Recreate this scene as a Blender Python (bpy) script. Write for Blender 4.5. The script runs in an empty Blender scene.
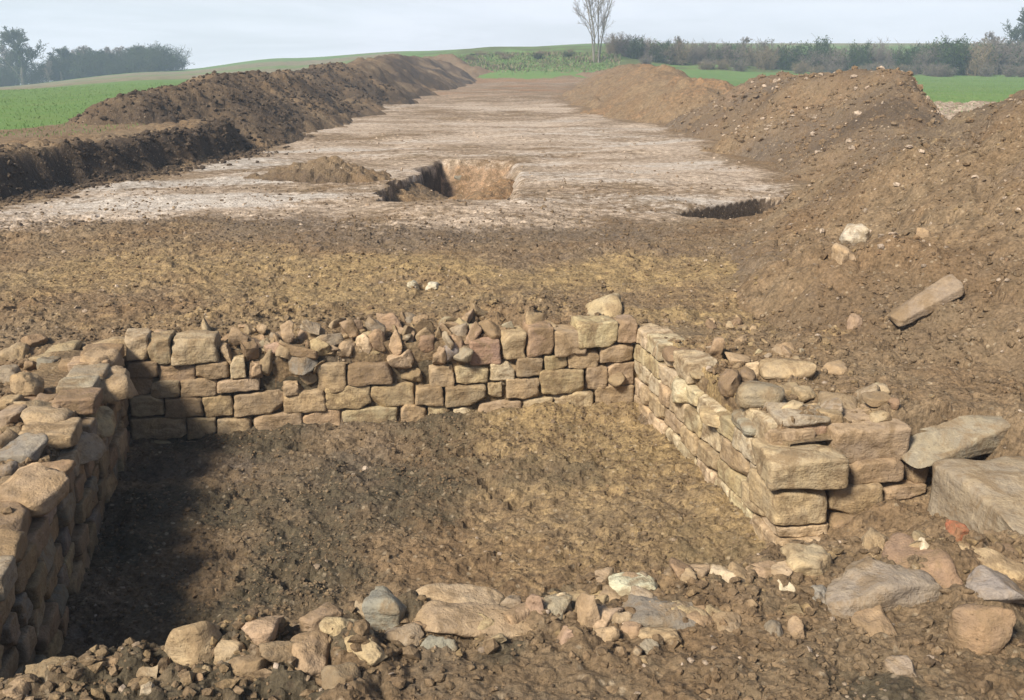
import bpy, math, random
import numpy as np

random.seed(7)
RNG = np.random.default_rng(11)
C = bpy.context.scene.collection
SC = bpy.context.scene

# ------------------------------------------------------------------ camera maths
CAM_Z, PITCH, F = 1.70, math.radians(16.1), 1005.0
CT, ST = math.cos(PITCH), math.sin(PITCH)

def ray(px, py):
    X = (px - 512.0) / F; Y = (350.0 - py) / F
    return np.array([X, CT + Y * ST, -ST + Y * CT])

def at_z(px, py, z):
    d = ray(px, py); t = (z - CAM_Z) / d[2]
    return np.array([0, 0, CAM_Z]) + d * t

# ------------------------------------------------------------------ noise
def _h(ix, iy, iz, seed):
    h = (ix.astype(np.int64) * 374761393 + iy.astype(np.int64) * 668265263 + iz.astype(np.int64) * 2147483647
         + seed * 974711) & 0xFFFFFFFF
    h = ((h ^ (h >> 13)) * 1274126177) & 0xFFFFFFFF
    h = ((h ^ (h >> 16)) * 2246822519) & 0xFFFFFFFF
    return ((h ^ (h >> 15)) & 0xFFFFFF) / float(0x1000000)

def vn2(x, y, seed=0):
    xi = np.floor(x); yi = np.floor(y)
    fx = x - xi; fy = y - yi
    fx = fx * fx * fx * (fx * (fx * 6 - 15) + 10); fy = fy * fy * fy * (fy * (fy * 6 - 15) + 10)
    z = np.zeros_like(xi)
    a = _h(xi, yi, z, seed); b = _h(xi + 1, yi, z, seed)
    c = _h(xi, yi + 1, z, seed); d = _h(xi + 1, yi + 1, z, seed)
    return (a + (b - a) * fx) * (1 - fy) + (c + (d - c) * fx) * fy

def fbm(x, y, s, octv=4, seed=0, gain=.5):
    """about -1..1, wavelength s"""
    t = 0; a = 1.0; n = 0
    ca, sa = math.cos(.6), math.sin(.6)
    x = x / s; y = y / s
    for k in range(octv):
        t = t + a * (vn2(x, y, seed + k * 17) * 2 - 1); n += a
        a *= gain; x, y = (x * ca - y * sa) * 2.03 + 3.1, (x * sa + y * ca) * 2.03 - 1.7
    return t / n * 1.6

def vn3(p, seed=0):
    i = np.floor(p); f = p - i
    f = f * f * (3 - 2 * f)
    r = 0
    for dx in (0, 1):
        wx = f[:, 0] if dx else 1 - f[:, 0]
        for dy in (0, 1):
            wy = f[:, 1] if dy else 1 - f[:, 1]
            for dz in (0, 1):
                wz = f[:, 2] if dz else 1 - f[:, 2]
                r = r + wx * wy * wz * _h(i[:, 0] + dx, i[:, 1] + dy, i[:, 2] + dz, seed)
    return r * 2 - 1

def cells(x, y, s, seed=0, power=2.0):
    """lumpy clods: half-domes scattered one per cell, height 0..1"""
    x = x / s; y = y / s
    xi = np.floor(x); yi = np.floor(y)
    best = np.zeros_like(x); z0 = np.zeros_like(xi)
    for dx in (-1, 0, 1):
        for dy in (-1, 0, 1):
            cx = xi + dx; cy = yi + dy
            r = _h(cx, cy, z0 + 3, seed) ** power
            ox = cx + .15 + .7 * _h(cx, cy, z0 + 1, seed); oy = cy + .15 + .7 * _h(cx, cy, z0 + 2, seed)
            rad = .25 + .55 * r
            d2 = ((x - ox) ** 2 + (y - oy) ** 2) / rad ** 2
            best = np.maximum(best, r * np.sqrt(np.clip(1 - d2, 0, 1)))
    return best

def ss(a, b, x):
    t = np.clip((x - a) / (b - a), 0, 1)
    return t * t * (3 - 2 * t)

# ------------------------------------------------------------------ plan of the dig
BL = np.array([-2.43, 6.00]); BR = np.array([0.855, 6.60]); FR = np.array([1.30, 4.40])
UB = (BR - BL) / np.linalg.norm(BR - BL)          # along the back wall
NB = np.array([UB[1], -UB[0]])                    # back wall's face looks this way (to the camera)
RL = np.linalg.norm(FR - BR); WR = (FR - BR) / RL # along the right wall, towards the camera
NR = np.array([WR[1], -WR[0]])                    # right wall's face looks left
if NR[0] > 0: NR = -NR
WL = np.array([0.224, -0.975]); WL = WL / np.linalg.norm(WL)
NL = np.array([0.975, 0.224])                     # left wall's face looks right
FLOOR = -0.64
RIM = [(-1.9, 2.38), (-1.35, 2.55), (-0.36, 2.86), (.44, 3.10), (1.03, 3.26), (1.7, 3.4), (2.6, 3.5)]

def poly_x(pts, v, i=0, j=1):
    p = np.array(pts)
    return np.interp(v, p[:, j], p[:, i])

LEFT_EDGE = [(-9.5, 2), (-8.2, 8), (-6.6, 12.7), (-5.35, 18.5), (-5.6, 21), (-6.6, 23.5), (-6.5, 40), (-6.2, 72), (-6.0, 92)]

FPX = np.array([-900, 0, 185, 300, 420, 500, 600, 680, 800, 1024, 2000.])
FD = np.array([12, 25, 45, 85, 100, 115, 170, 260, 600, 2500.])
FZ = np.array([
    [.5, .5, .1, -1.5, -2.2, -2.8, -5, -9, -20, -60],
    [.5, .5, .3, -.65, -1.0, -1.35, -2.6, -6, -18, -60],
    [.5, .5, .5, .25, .2, .15, .1, -3, -14, -60],
    [.5, .5, .5, .6, .85, 1.1, 2.0, .5, -12, -60],
    [.4, .4, .45, .6, 1.6, 2.3, 3.1, 1.0, -12, -60],
    [.3, .3, .35, .55, 2.2, 3.1, 3.6, 1.5, -12, -60],
    [.3, .3, .3, .5, 2.3, 3.1, 4.3, 1.8, -12, -60],
    [.3, .3, .3, .4, 1.5, 2.3, 4.3, 1.8, -12, -60],
    [.3, .3, .3, .3, .7, 1.2, 4.3, 1.8, -12, -60],
    [.3, .3, .3, .3, .5, .8, 4.3, 1.8, -12, -60],
    [.3, .3, .3, .3, .5, .8, 4.0, 1.8, -12, -60]])

def far_z(x, y):
    px = 512 + x / np.maximum(y, 3) * F * .985
    px = np.clip(px, FPX[0], FPX[-1]); d = np.clip(y, FD[0], FD[-1])
    i = np.clip(np.searchsorted(FPX, px) - 1, 0, len(FPX) - 2); j = np.clip(np.searchsorted(FD, d) - 1, 0, len(FD) - 2)
    a = (px - FPX[i]) / (FPX[i + 1] - FPX[i]); b = (d - FD[j]) / (FD[j + 1] - FD[j])
    a = a * a * (3 - 2 * a); b = np.where(d < 115, b * b * (3 - 2 * b), b)
    return (FZ[i, j] * (1 - a) + FZ[i + 1, j] * a) * (1 - b) + (FZ[i, j + 1] * (1 - a) + FZ[i + 1, j + 1] * a) * b

def strip_mask(x, y):
    wob = fbm(x, y, 2.0, 3, 5) * .22 + fbm(x, y, .5, 3, 6) * .10 * (y < 24)
    xl = poly_x(LEFT_EDGE, y) + wob
    m = ss(-.30, .12, x - xl)
    m = m * (1 - ss(83, 88, y))
    xr = np.interp(y, [0, 14, 25, 80], [9.0, 7.5, 8.5, 9.0])
    return m * (1 - ss(0, 3, x - xr))

def pit_frame(x, y):
    """signed distances inside the four sides of the pit"""
    db = (x - BL[0]) * NB[0] + (y - BL[1]) * NB[1]             # >0 in front of back wall
    dr = (x - BR[0]) * NR[0] + (y - BR[1]) * NR[1]             # >0 left of right wall face
    dl = (x - BL[0]) * NL[0] + (y - BL[1]) * NL[1]             # >0 right of left wall face
    df = y - poly_x(RIM, x, 1, 0)                              # >0 beyond the front rim
    de = (x - FR[0]) * UB[1] * -1 + (y - FR[1]) * UB[0]        # <0 in front of right wall's end
    return db, dr, dl, df, de

def ground_z(x, y, detail=True):
    z = far_z(x, y)
    m = strip_mask(x, y)
    und = fbm(x, y, 3.5, 3, 1) * .035 + fbm(x, y, .9, 2, 2) * .015
    zs = und * ss(5.5, 8, np.hypot(x, y)) + .6 * und
    z = z * (1 - m) + zs * m
    near = 1 - ss(30, 60, y)
    if detail:
        z = z + (1 - m) * near * ss(-2.2, -.6, x - poly_x(LEFT_EDGE, y)) * (fbm(x, y, .5, 3, 8) * .05 + cells(x, y, .22, 9, 3) * .07) + 4 * m * (1 - m) * near * (cells(x, y, .2, 10, 2) * .10 + fbm(x, y, .16, 2, 11) * .04)
    # gentle dip where the wall heads are exposed, gentle bank at the very front
    db, dr, dl, df, de = pit_frame(x, y)
    z = z - .05 * ss(.5, .05, np.abs(db)) * m
    z = z - .04 * ss(-1.0, -.3, dr) * ss(7.0, 6.4, y) * ss(3.6, 4.2, y) * ss(3.0, 2.3, x)
    z = z - .05 * ss(4.0, 3.0, y) + .03 * ss(2.6, 1.6, y) + .03 * np.exp(-((df + .10) / .13) ** 2) * (.6 + .6 * fbm(x, y, .3, 3, 70))
    z = z - .15 * ss(1.9, 2.1, x) * ss(3.5, 3.2, x) * ss(3.3, 3.5, y) * ss(4.75, 4.5, y)
    # small trench in the middle distance
    tx0 = np.interp(y, [12, 18.3], [-1.82, -1.36]) + fbm(x, y, .55, 3, 21) * .13
    tx1 = .12 + fbm(x, y, .8, 2, 23) * .06
    y0 = 12.2 + fbm(x, x * 0, .6, 2, 22) * .1
    y1 = 18.3 + fbm(x, x * 0, .8, 2, 24) * .2
    inx = ss(0, .12, x - tx0) * ss(0, .35, tx1 - x) * ss(0, .12, y - y0) * ss(0, .5, y1 - y)
    z = z - inx * (.72 - .30 * ss(-1.1, 0, x))
    # narrow slot on the right
    a = np.array([1.98, 11.55]); b = np.array([3.5, 13.2]); L = np.linalg.norm(b - a); t = (b - a) / L
    s = (x - a[0]) * t[0] + (y - a[1]) * t[1]; q = -(x - a[0]) * t[1] + (y - a[1]) * t[0]
    z = z - .55 * ss(0, .5, s) * ss(L, L - .2, s) * ss(-.30, -.05, -q + .03 * fbm(x, y, .9, 2, 31)) * ss(.62, .38, -q)
    # the pit
    wb = fbm(x, y, .3, 2, 41) * .012
    back = ss(.0, .05, db + .07 + wb)
    left = ss(.0, .05, dl + .07 + wb)
    front = ss(.0, .30, df - .06 + fbm(x, y, .35, 3, 43) * .07)
    right = ss(.0, .05, dr + .07 + wb)
    slotx = (x - FR[0])
    open_r = ss(.22, .16, de)                       # in front of the wall's end: open to the slot
    fz = FLOOR + fbm(x, y, .8, 3, 44) * .025 + fbm(x, y, .16, 2, 45) * .010
    fz = fz + .05 * ss(.35, .0, db) * ss(-2.2, -1.4, x) + .03 * ss(.3, 0, dr)
    slot = FLOOR + .05 + .20 * ss(.0, .62, slotx + (y - 4.4) * .2)
    slot_edge = ss(2.5, 2.3, x) 
    inside = back * left * front * np.maximum(right, open_r * slot_edge)
    fz = np.where(dr > -.02, fz, np.maximum(fz, slot + fbm(x, y, .15, 3, 46) * .02))
    z = z * (1 - inside) + fz * inside
    if detail:
        nd = 1 - ss(12, 40, y)
        st = m * nd * (1 - inside * .78)
        c1 = cells(x, y, .19, 51, 4) * .060 + cells(x, y, .10, 52, 3.5) * .040 + np.abs(fbm(x, y, .16, 4, 59, .6)) * .035 + cells(x, y, .042, 57, 3.0) * .014
        patch = .30 + .9 * ss(-.35, .6, fbm(x, y, .9, 3, 53))
        foot = (1 - .5 * ss(6.6, 7.6, y)) * (1 - .65 * ss(10.3, 12, y))
        z = z + st * patch * foot * c1
        z = z - m * (1 - ss(12, 18, y)) * (1 - .7 * ss(10, 12, y)) * cells(x, y, .08, 68, 5) * .045 * ss(-.1, .5, fbm(x, y, .6, 3, 69))
        z = z + m * nd * (1 - .65 * ss(10, 12, y)) * (fbm(x, y, .11, 4, 54, .65) * .015 + fbm(x, y, .032, 2, 55) * .005)
        z = z + inside * (cells(x, y, .05, 56, 3) * .018 + fbm(x, y, .22, 4, 58, .6) * .022)
    return z

# ---- spoil mounds: ridge lines (x, y, crest height, slope)
RIDGES = {
    'left':  [(-7.4, 21.4, 1.05, .62), (-7.5, 23, 1.27, .57), (-7.5, 26, 1.22, .53), (-7.3, 30, 1.22, .52), (-7.4, 36, 1.25, .55),
              (-7.4, 42, 1.4, .55), (-7.5, 50, 1.5, .55), (-7.6, 60, 1.75, .55), (-7.7, 70, 2.0, .55), (-7.0, 78, 1.9, .55), (-6.0, 84, 1.5, .5)],
    'end':   [(-7.6, 88, 2.0, .5), (-5.2, 89, 2.1, .5), (-3.6, 89, 1.1, .45), (-1.5, 88, .62, .35), (5.5, 87, .55, .35), (8, 86, .7, .4)],
    'far':   [(6.7, 78, .6, .5), (6.4, 64, 1.1, .52), (6.0, 52, 1.4, .55), (5.7, 45, 1.48, .55), (5.5, 39, 1.35, .55), (5.5, 33.5, 1.2, .55), (5.9, 29.5, 1.05, .55)],
    'main':  [(6.7, 27, 1.2, .62), (7.0, 24.3, 1.45, .66), (7.2, 21.5, 1.45, .62), (7.0, 19.3, 1.36, .58), (6.6, 17.4, 1.0, .52), (6.15, 15.4, .66, .48), (5.7, 13.4, .30, .42)],
    'near':  [(5.4, 11.8, .22, .55), (5.3, 10.3, .90, .56), (5.1, 9.2, 1.36, .55), (5.5, 8, 1.72, .49), (6.5, 6.8, 1.75, .47), (8.0, 5.6, 1.85, .47), (10.5, 4.5, 1.9, .47)],
    'clump': [(3.85, 11.5, .18, .6), (4.25, 11.6, .30, .6)],
    'small': [(-3.2, 14.9, .14, .42), (-2.66, 15.0, .27, .45), (-2.4, 14.9, .15, .5)],
    'fill':  [(-.30, 14.3, -.16, .6), (-.05, 15.3, -.08, .55)],
}

def ridge_z(x, y, key):
    P = RIDGES[key]
    best = np.full_like(x, -50.0)
    for (x0, y0, h0, s0), (x1, y1, h1, s1) in zip(P[:-1], P[1:]):
        dx, dy = x1 - x0, y1 - y0
        t = np.clip(((x - x0) * dx + (y - y0) * dy) / (dx * dx + dy * dy), 0, 1)
        d = np.hypot(x - x0 - t * dx, y - y0 - t * dy)
        s = s0 + (s1 - s0) * t
        h = h0 + (h1 - h0) * t
        v = h - s * (np.sqrt(d * d + .12) - .35)
        best = np.maximum(best, v)
    return best

SEEDK = {k: 100 + 13 * i for i, k in enumerate(RIDGES)}
def heap_z(x, y, key):
    sd = SEEDK[key]
    big = key in ('left', 'far', 'main', 'near', 'end')
    z = ridge_z(x + (fbm(x, y, 2.2, 2, sd) * .45 if big else 0), y + (fbm(x, y, 2.6, 2, sd + 1) * .5 if big else 0), key)
    if key == 'main': z = z - 1.1 * ss(-.2, 2.6, x - .37 * y)
    if key == 'near': z = z - 1.0 * ss(3.9, 3.2, x) * ss(5.1, 4.6, y)
    if big:
        z = z + fbm(x, y, 1.7, 3, sd + 2) * .13 + fbm(x, y, .45, 3, sd + 3) * .05
        z = z + (cells(x, y, .34, sd + 4, 3) * .13 + cells(x, y, .15, sd + 5, 3) * .06) * (.35 + .65 * ss(-.3, .5, fbm(x, y, 1.3, 2, sd + 9)))
        z = z + fbm(x, y, .08, 2, sd + 6) * .012
    else:
        z = z + fbm(x, y, .45, 4, sd + 2, .6) * .07 + cells(x, y, .13, sd + 5, 3) * .05 + cells(x, y, .07, sd + 6, 3) * .03
    return z

def surf_z(x, y):
    x = np.atleast_1d(np.asarray(x, float)); y = np.atleast_1d(np.asarray(y, float))
    z = ground_z(x, y)
    for k in RIDGES:
        z = np.maximum(z, heap_z(x, y, k))
    return z

def hit(px, py, tmax=60):
    """where the eye's ray meets the ground or a mound"""
    d = ray(px, py)
    t = np.geomspace(1.5, tmax, 1500)
    X = d[0] * t; Y = d[1] * t; Z = CAM_Z + d[2] * t
    g = surf_z(X, Y)
    k = int(np.argmax(g >= Z)) if (g >= Z).any() else len(t) - 1
    return np.array([X[k], Y[k], g[k]])

# ------------------------------------------------------------------ materials
def mat(name):
    m = bpy.data.materials.new(name); m.use_nodes = True
    nt = m.node_tree; nt.nodes.clear()
    out = nt.nodes.new('ShaderNodeOutputMaterial'); b = nt.nodes.new('ShaderNodeBsdfPrincipled')
    nt.links.new(b.outputs[0], out.inputs[0])
    b.inputs['Roughness'].default_value = .95
    b.inputs['Specular IOR Level'].default_value = .15
    return m, nt, b

class NT:
    def __init__(s, nt): s.nt = nt
    def n(s, t, **kw):
        o = s.nt.nodes.new(t)
        for k, v in kw.items(): setattr(o, k, v)
        return o
    def link(s, a, b): s.nt.links.new(a, b)
    def noise(s, vec, scale, detail=4, rough=.6, dist=0):
        o = s.n('ShaderNodeTexNoise'); o.inputs['Scale'].default_value = scale; o.inputs['Detail'].default_value = detail
        o.inputs['Roughness'].default_value = rough; o.inputs['Distortion'].default_value = dist
        if vec is not None: s.link(vec, o.inputs['Vector'])
        return o.outputs['Fac']
    def ramp(s, fac, a, b, lo=0., hi=1.):
        o = s.n('ShaderNodeMapRange'); o.interpolation_type = 'SMOOTHSTEP'
        o.inputs['From Min'].default_value = a; o.inputs['From Max'].default_value = b
        o.inputs['To Min'].default_value = lo; o.inputs['To Max'].default_value = hi
        s.link(fac, o.inputs['Value']); return o.outputs['Result']
    def mix(s, fac, a, b, blend='MIX'):
        o = s.n('ShaderNodeMix', data_type='RGBA', blend_type=blend)
        for sock, v in ((o.inputs[0], fac), (o.inputs[6], a), (o.inputs[7], b)):
            if isinstance(v, (int, float)): sock.default_value = v
            elif isinstance(v, tuple): sock.default_value = (*v, 1)
            else: s.link(v, sock)
        return o.outputs[2]
    def math(s, op, a, b=None):
        o = s.n('ShaderNodeMath', operation=op)
        for sock, v in ((o.inputs[0], a), (o.inputs[1], b)):
            if v is None: continue
            if isinstance(v, (int, float)): sock.default_value = v
            else: s.link(v, sock)
        return o.outputs[0]
    def bump(s, h, dist, strength=1.0, prev=None):
        o = s.n('ShaderNodeBump'); o.inputs['Distance'].default_value = dist; o.inputs['Strength'].default_value = strength
        s.link(h, o.inputs['Height'])
        if prev is not None: s.link(prev, o.inputs['Normal'])
        return o.outputs[0]
    def scale_vec(s, vec, v):
        o = s.n('ShaderNodeMapping'); o.inputs['Scale'].default_value = v; s.link(vec, o.inputs['Vector']); return o.outputs[0]

SOIL = dict(brown=(.172, .114, .065), pale=(.40, .32, .25), yellow=(.255, .182, .092), grey=(.125, .096, .071),
            humus_and_shade=(.066, .048, .034), orange=(.225, .128, .064), damp=(.080, .064, .042), lilac=(.42, .38, .34))

def soil_material(name):
    m, nt, b = mat(name); N = NT(nt)
    co = N.n('ShaderNodeTexCoord').outputs['Object']
    A = N.n('ShaderNodeAttribute', attribute_name='zone_a'); B = N.n('ShaderNodeAttribute', attribute_name='zone_b')
    sa = N.n('ShaderNodeSeparateColor'); N.link(A.outputs['Color'], sa.inputs[0])
    sb = N.n('ShaderNodeSeparateColor'); N.link(B.outputs['Color'], sb.inputs[0])
    n1 = N.noise(co, 1.3, 5, .6); n2 = N.noise(co, 9, 5, .65); n3 = N.noise(co, 55, 4, .7)
    base = N.mix(N.ramp(n1, .3, .7), SOIL['brown'], (.19, .138, .086))
    col = N.mix(sa.outputs[0], base, SOIL['pale'])
    # every zone's edge is broken up by the finer noise
    def zone(col, fac, c, soft=.35):
        f = N.math('ADD', fac, N.math('MULTIPLY', N.math('SUBTRACT', n2, .5), 1.1))
        f = N.math('MULTIPLY', N.ramp(f, .5 - soft, .5 + soft), N.ramp(fac, 0.02, .3))
        return N.mix(f, col, c)
    col = N.mix(0, base, base)
    col = zone(col, sa.outputs[2], SOIL['grey'])
    col = zone(col, sa.outputs[1], SOIL['yellow'])
    col = zone(col, sa.outputs[0], SOIL['pale'])
    col = zone(col, N.math('SUBTRACT', 1.0, A.outputs['Alpha']), SOIL['lilac'])
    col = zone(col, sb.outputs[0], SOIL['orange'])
    col = zone(col, sb.outputs[1], SOIL['humus_and_shade'])
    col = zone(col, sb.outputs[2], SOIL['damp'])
    # crumb speckle: pale grit and dark crumbs
    vor = N.n('ShaderNodeTexVoronoi'); vor.inputs['Scale'].default_value = 34; N.link(co, vor.inputs['Vector'])
    sp = N.n('ShaderNodeSeparateColor'); N.link(vor.outputs['Color'], sp.inputs[0])
    grit = N.math('MULTIPLY', N.ramp(sp.outputs[0], .86, .94), N.ramp(vor.outputs['Distance'], .5, .25))
    col = N.mix(N.math('MULTIPLY', grit, .55), col, (.33, .265, .185))
    dark = N.math('MULTIPLY', N.ramp(sp.outputs[1], .80, .90), N.ramp(vor.outputs['Distance'], .55, .3))
    col = N.mix(N.math('MULTIPLY', dark, .45), col, (.062, .043, .03))
    v = N.ramp(n2, .25, .75, .68, 1.28); v3 = N.ramp(n3, .25, .75, .62, 1.38)
    col = N.mix(1.0, col, N.n('ShaderNodeCombineColor').outputs[0], 'MIX') if False else col
    hsv = N.n('ShaderNodeHueSaturation'); N.link(col, hsv.inputs['Color']); N.link(N.math('MULTIPLY', v, v3), hsv.inputs['Value'])
    N.link(hsv.outputs[0], b.inputs['Base Color'])
    bn = N.bump(n2, .02, .6); bn = N.bump(N.noise(co, 32, 5, .75), .009, .6, bn); bn = N.bump(vor.outputs['Distance'], .010, .7, bn); bn = N.bump(N.noise(co, 90, 4, .8), .006, 1.0, bn)
    N.link(bn, b.inputs['Normal'])
    return m

def grass_material():
    m, nt, b = mat('young_crop_grass'); N = NT(nt)
    co = N.n('ShaderNodeTexCoord').outputs['Object']
    B = N.n('ShaderNodeAttribute', attribute_name='zone_c'); sb = N.n('ShaderNodeSeparateColor'); N.link(B.outputs['Color'], sb.inputs[0])
    n1 = N.noise(co, .12, 4, .6); n2 = N.noise(N.scale_vec(co, (1, .25, 1)), 1.4, 5, .7); n3 = N.noise(co, 9, 4, .7)
    col = N.mix(N.ramp(n1, .3, .7), (.098, .175, .048), (.120, .205, .060))
    col = N.mix(N.ramp(n2, .35, .75, 0, .5), col, (.17, .20, .075))
    col = N.mix(N.ramp(n3, .55, .85, 0, .5), col, (.07, .115, .03))
    f = N.ramp(N.math('ADD', sb.outputs[0], N.math('MULTIPLY', N.math('SUBTRACT', n2, .5), .8)), .3, .7)
    stub = N.mix(N.ramp(n2, .35, .7), (.15, .135, .08), (.25, .21, .135))
    col = N.mix(f, col, stub)
    f = N.ramp(N.math('ADD', sb.outputs[1], N.math('MULTIPLY', N.math('SUBTRACT', n3, .5), .8)), .3, .7)
    col = N.mix(f, col, N.mix(N.ramp(n3, .3, .7), (.055, .085, .03), (.14, .15, .06)))
    N.link(col, b.inputs['Base Color'])
    N.link(N.bump(n3, .08, .7), b.inputs['Normal'])
    return m

def stone_material(name, muddy=.35):
    m, nt, b = mat(name); N = NT(nt)
    tc = N.n('ShaderNodeTexCoord').outputs['Object']; oi = N.n('ShaderNodeObjectInfo')
    off = N.n('ShaderNodeVectorMath', operation='SCALE'); off.inputs[0].default_value = (37., 91., 53.); N.link(oi.outputs['Random'], off.inputs[3])
    add = N.n('ShaderNodeVectorMath', operation='ADD'); N.link(tc, add.inputs[0]); N.link(off.outputs[0], add.inputs[1])
    co = add.outputs[0]
    n1 = N.noise(co, 7, 5, .6); n2 = N.noise(co, 28, 5, .68); n3 = N.noise(co, 95, 3, .7)
    bed = N.noise(N.scale_vec(co, (5, 5, 34)), 1, 4, .6)
    base = oi.outputs['Color']
    col = N.mix(N.ramp(n1, .35, .7, 0, .65), base, N.mix(1.0, base, (1.25, 1.14, .92), 'MULTIPLY'))
    col = N.mix(N.ramp(bed, .5, .75, 0, .40), col, N.mix(1.0, base, (.66, .62, .58), 'MULTIPLY'))
    col = N.mix(N.ramp(n2, .52, .70, 0, .7), col, N.mix(1.0, base, (1.42, 1.40, 1.32), 'MULTIPLY'))
    col = N.mix(N.ramp(n2, .46, .32, 0, .55), col, N.mix(1.0, base, (.58, .54, .50), 'MULTIPLY'))
    col = N.mix(N.ramp(n3, .56, .72, 0, .45), col, N.mix(1.0, base, (.50, .46, .42), 'MULTIPLY'))
    soilc = N.mix(N.ramp(n3, .3, .7), (.17, .115, .066), (.225, .158, .09))
    mud = N.ramp(N.noise(co, 6.5, 6, .75, .8), .44, .62, 0, muddy * 1.6)
    col = N.mix(mud, col, soilc)
    vor = N.n('ShaderNodeTexVoronoi'); vor.inputs['Scale'].default_value = 42; N.link(co, vor.inputs['Vector'])
    pit = N.math('MULTIPLY', N.ramp(vor.outputs['Distance'], .32, .12), N.ramp(n1, .45, .65))
    col = N.mix(N.math('MULTIPLY', pit, .45), col, (.10, .075, .05))
    N.link(col, b.inputs['Base Color'])
    bn = N.bump(n1, .018, .5); bn = N.bump(bed, .016, .5, bn); bn = N.bump(n2, .010, .7, bn); bn = N.bump(n3, .005, .9, bn)
    N.link(bn, b.inputs['Normal'])
    return m

def plain_material(name, c1, c2, scale=6., rough=.9):
    m, nt, b = mat(name); N = NT(nt)
    co = N.n('ShaderNodeTexCoord').outputs['Object']
    n = N.noise(co, scale, 4, .6)
    N.link(N.mix(N.ramp(n, .3, .7), c1, c2), b.inputs['Base Color']); b.inputs['Roughness'].default_value = rough
    return m

M_SOIL = soil_material('soil'); M_GRASS = grass_material()
M_STONE = stone_material('limestone', .52); M_LOOSE = stone_material('loose_limestone', .45)
M_BARK = plain_material('bark_grey', (.085, .078, .066), (.14, .125, .10), .8)
M_PALEBARK = plain_material('bark_pale', (.15, .138, .115), (.23, .21, .175), .8)
M_TWIG = plain_material('twigs', (.155, .132, .116), (.22, .185, .162), .5)
M_TWIGG = plain_material('twigs_greenish', (.042, .055, .036), (.070, .080, .048), .5)
M_TWIGT = plain_material('twigs_tan', (.19, .15, .10), (.25, .20, .135), .5)
M_IVY = plain_material('ivy_leaves', (.035, .062, .022), (.060, .095, .034), .9)

# ------------------------------------------------------------------ mesh helpers
def mesh_np(name, V, Fq, smooth=True, attrs=None):
    """V (n,3); Fq (m,4) quads or (m,3) triangles"""
    me = bpy.data.meshes.new(name)
    V = np.ascontiguousarray(V, np.float32); Fq = np.ascontiguousarray(Fq, np.int32)
    k = Fq.shape[1]
    me.vertices.add(len(V)); me.vertices.foreach_set('co', V.ravel())
    me.loops.add(Fq.size); me.loops.foreach_set('vertex_index', Fq.ravel())
    me.polygons.add(len(Fq)); me.polygons.foreach_set('loop_start', np.arange(0, Fq.size, k, dtype=np.int32))
    me.polygons.foreach_set('loop_total', np.full(len(Fq), k, np.int32))
    me.polygons.foreach_set('use_smooth', np.broadcast_to(np.asarray(smooth, bool), (len(Fq),)).copy())
    me.update(calc_edges=True)
    for nm, arr in (attrs or {}).items():
        a = me.color_attributes.new(nm, 'FLOAT_COLOR', 'POINT')
        a.data.foreach_set('color', np.ascontiguousarray(arr, np.float32).ravel())
    return me

def link(name, me, m, parent=None, loc=(0, 0, 0), color=None):
    o = bpy.data.objects.new(name, me); C.objects.link(o); o.location = tuple(float(v) for v in loc)
    if m is not None and me is not None and not me.materials: me.materials.append(m)
    if parent is not None: o.parent = parent
    if color is not None: o.color = (*color, 1)
    return o

def tag(o, label=None, cat=None, group=None, kind=None):
    if label: o['label'] = label
    if cat: o['category'] = cat
    if group: o['group'] = group
    if kind: o['kind'] = kind
    return o

def empty(name, loc, label, cat, group=None):
    o = bpy.data.objects.new(name, None); C.objects.link(o); o.location = tuple(float(v) for v in loc)
    return tag(o, label, cat, group)

_cube = {}
def cube_topo(n):
    if n in _cube: return _cube[n]
    idx = {}; V = []; Q = []
    def vid(a):
        if a not in idx: idx[a] = len(V); V.append(a)
        return idx[a]
    for ax in range(3):
        u, w = (ax + 1) % 3, (ax + 2) % 3
        for side in (0, n):
            for i in range(n):
                for j in range(n):
                    q = []
                    for (a, b_) in ((i, j), (i + 1, j), (i + 1, j + 1), (i, j + 1)):
                        p = [0, 0, 0]; p[ax] = side; p[u] = a; p[w] = b_; q.append(vid(tuple(p)))
                    Q.append(q if side else q[::-1])
    _cube[n] = (np.array(V, float) / n * 2 - 1, np.array(Q))
    return _cube[n]

def rotz(P, a):
    c, s = math.cos(a), math.sin(a); R = P.copy()
    R[:, 0] = P[:, 0] * c - P[:, 1] * s; R[:, 1] = P[:, 0] * s + P[:, 1] * c
    return R

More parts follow.
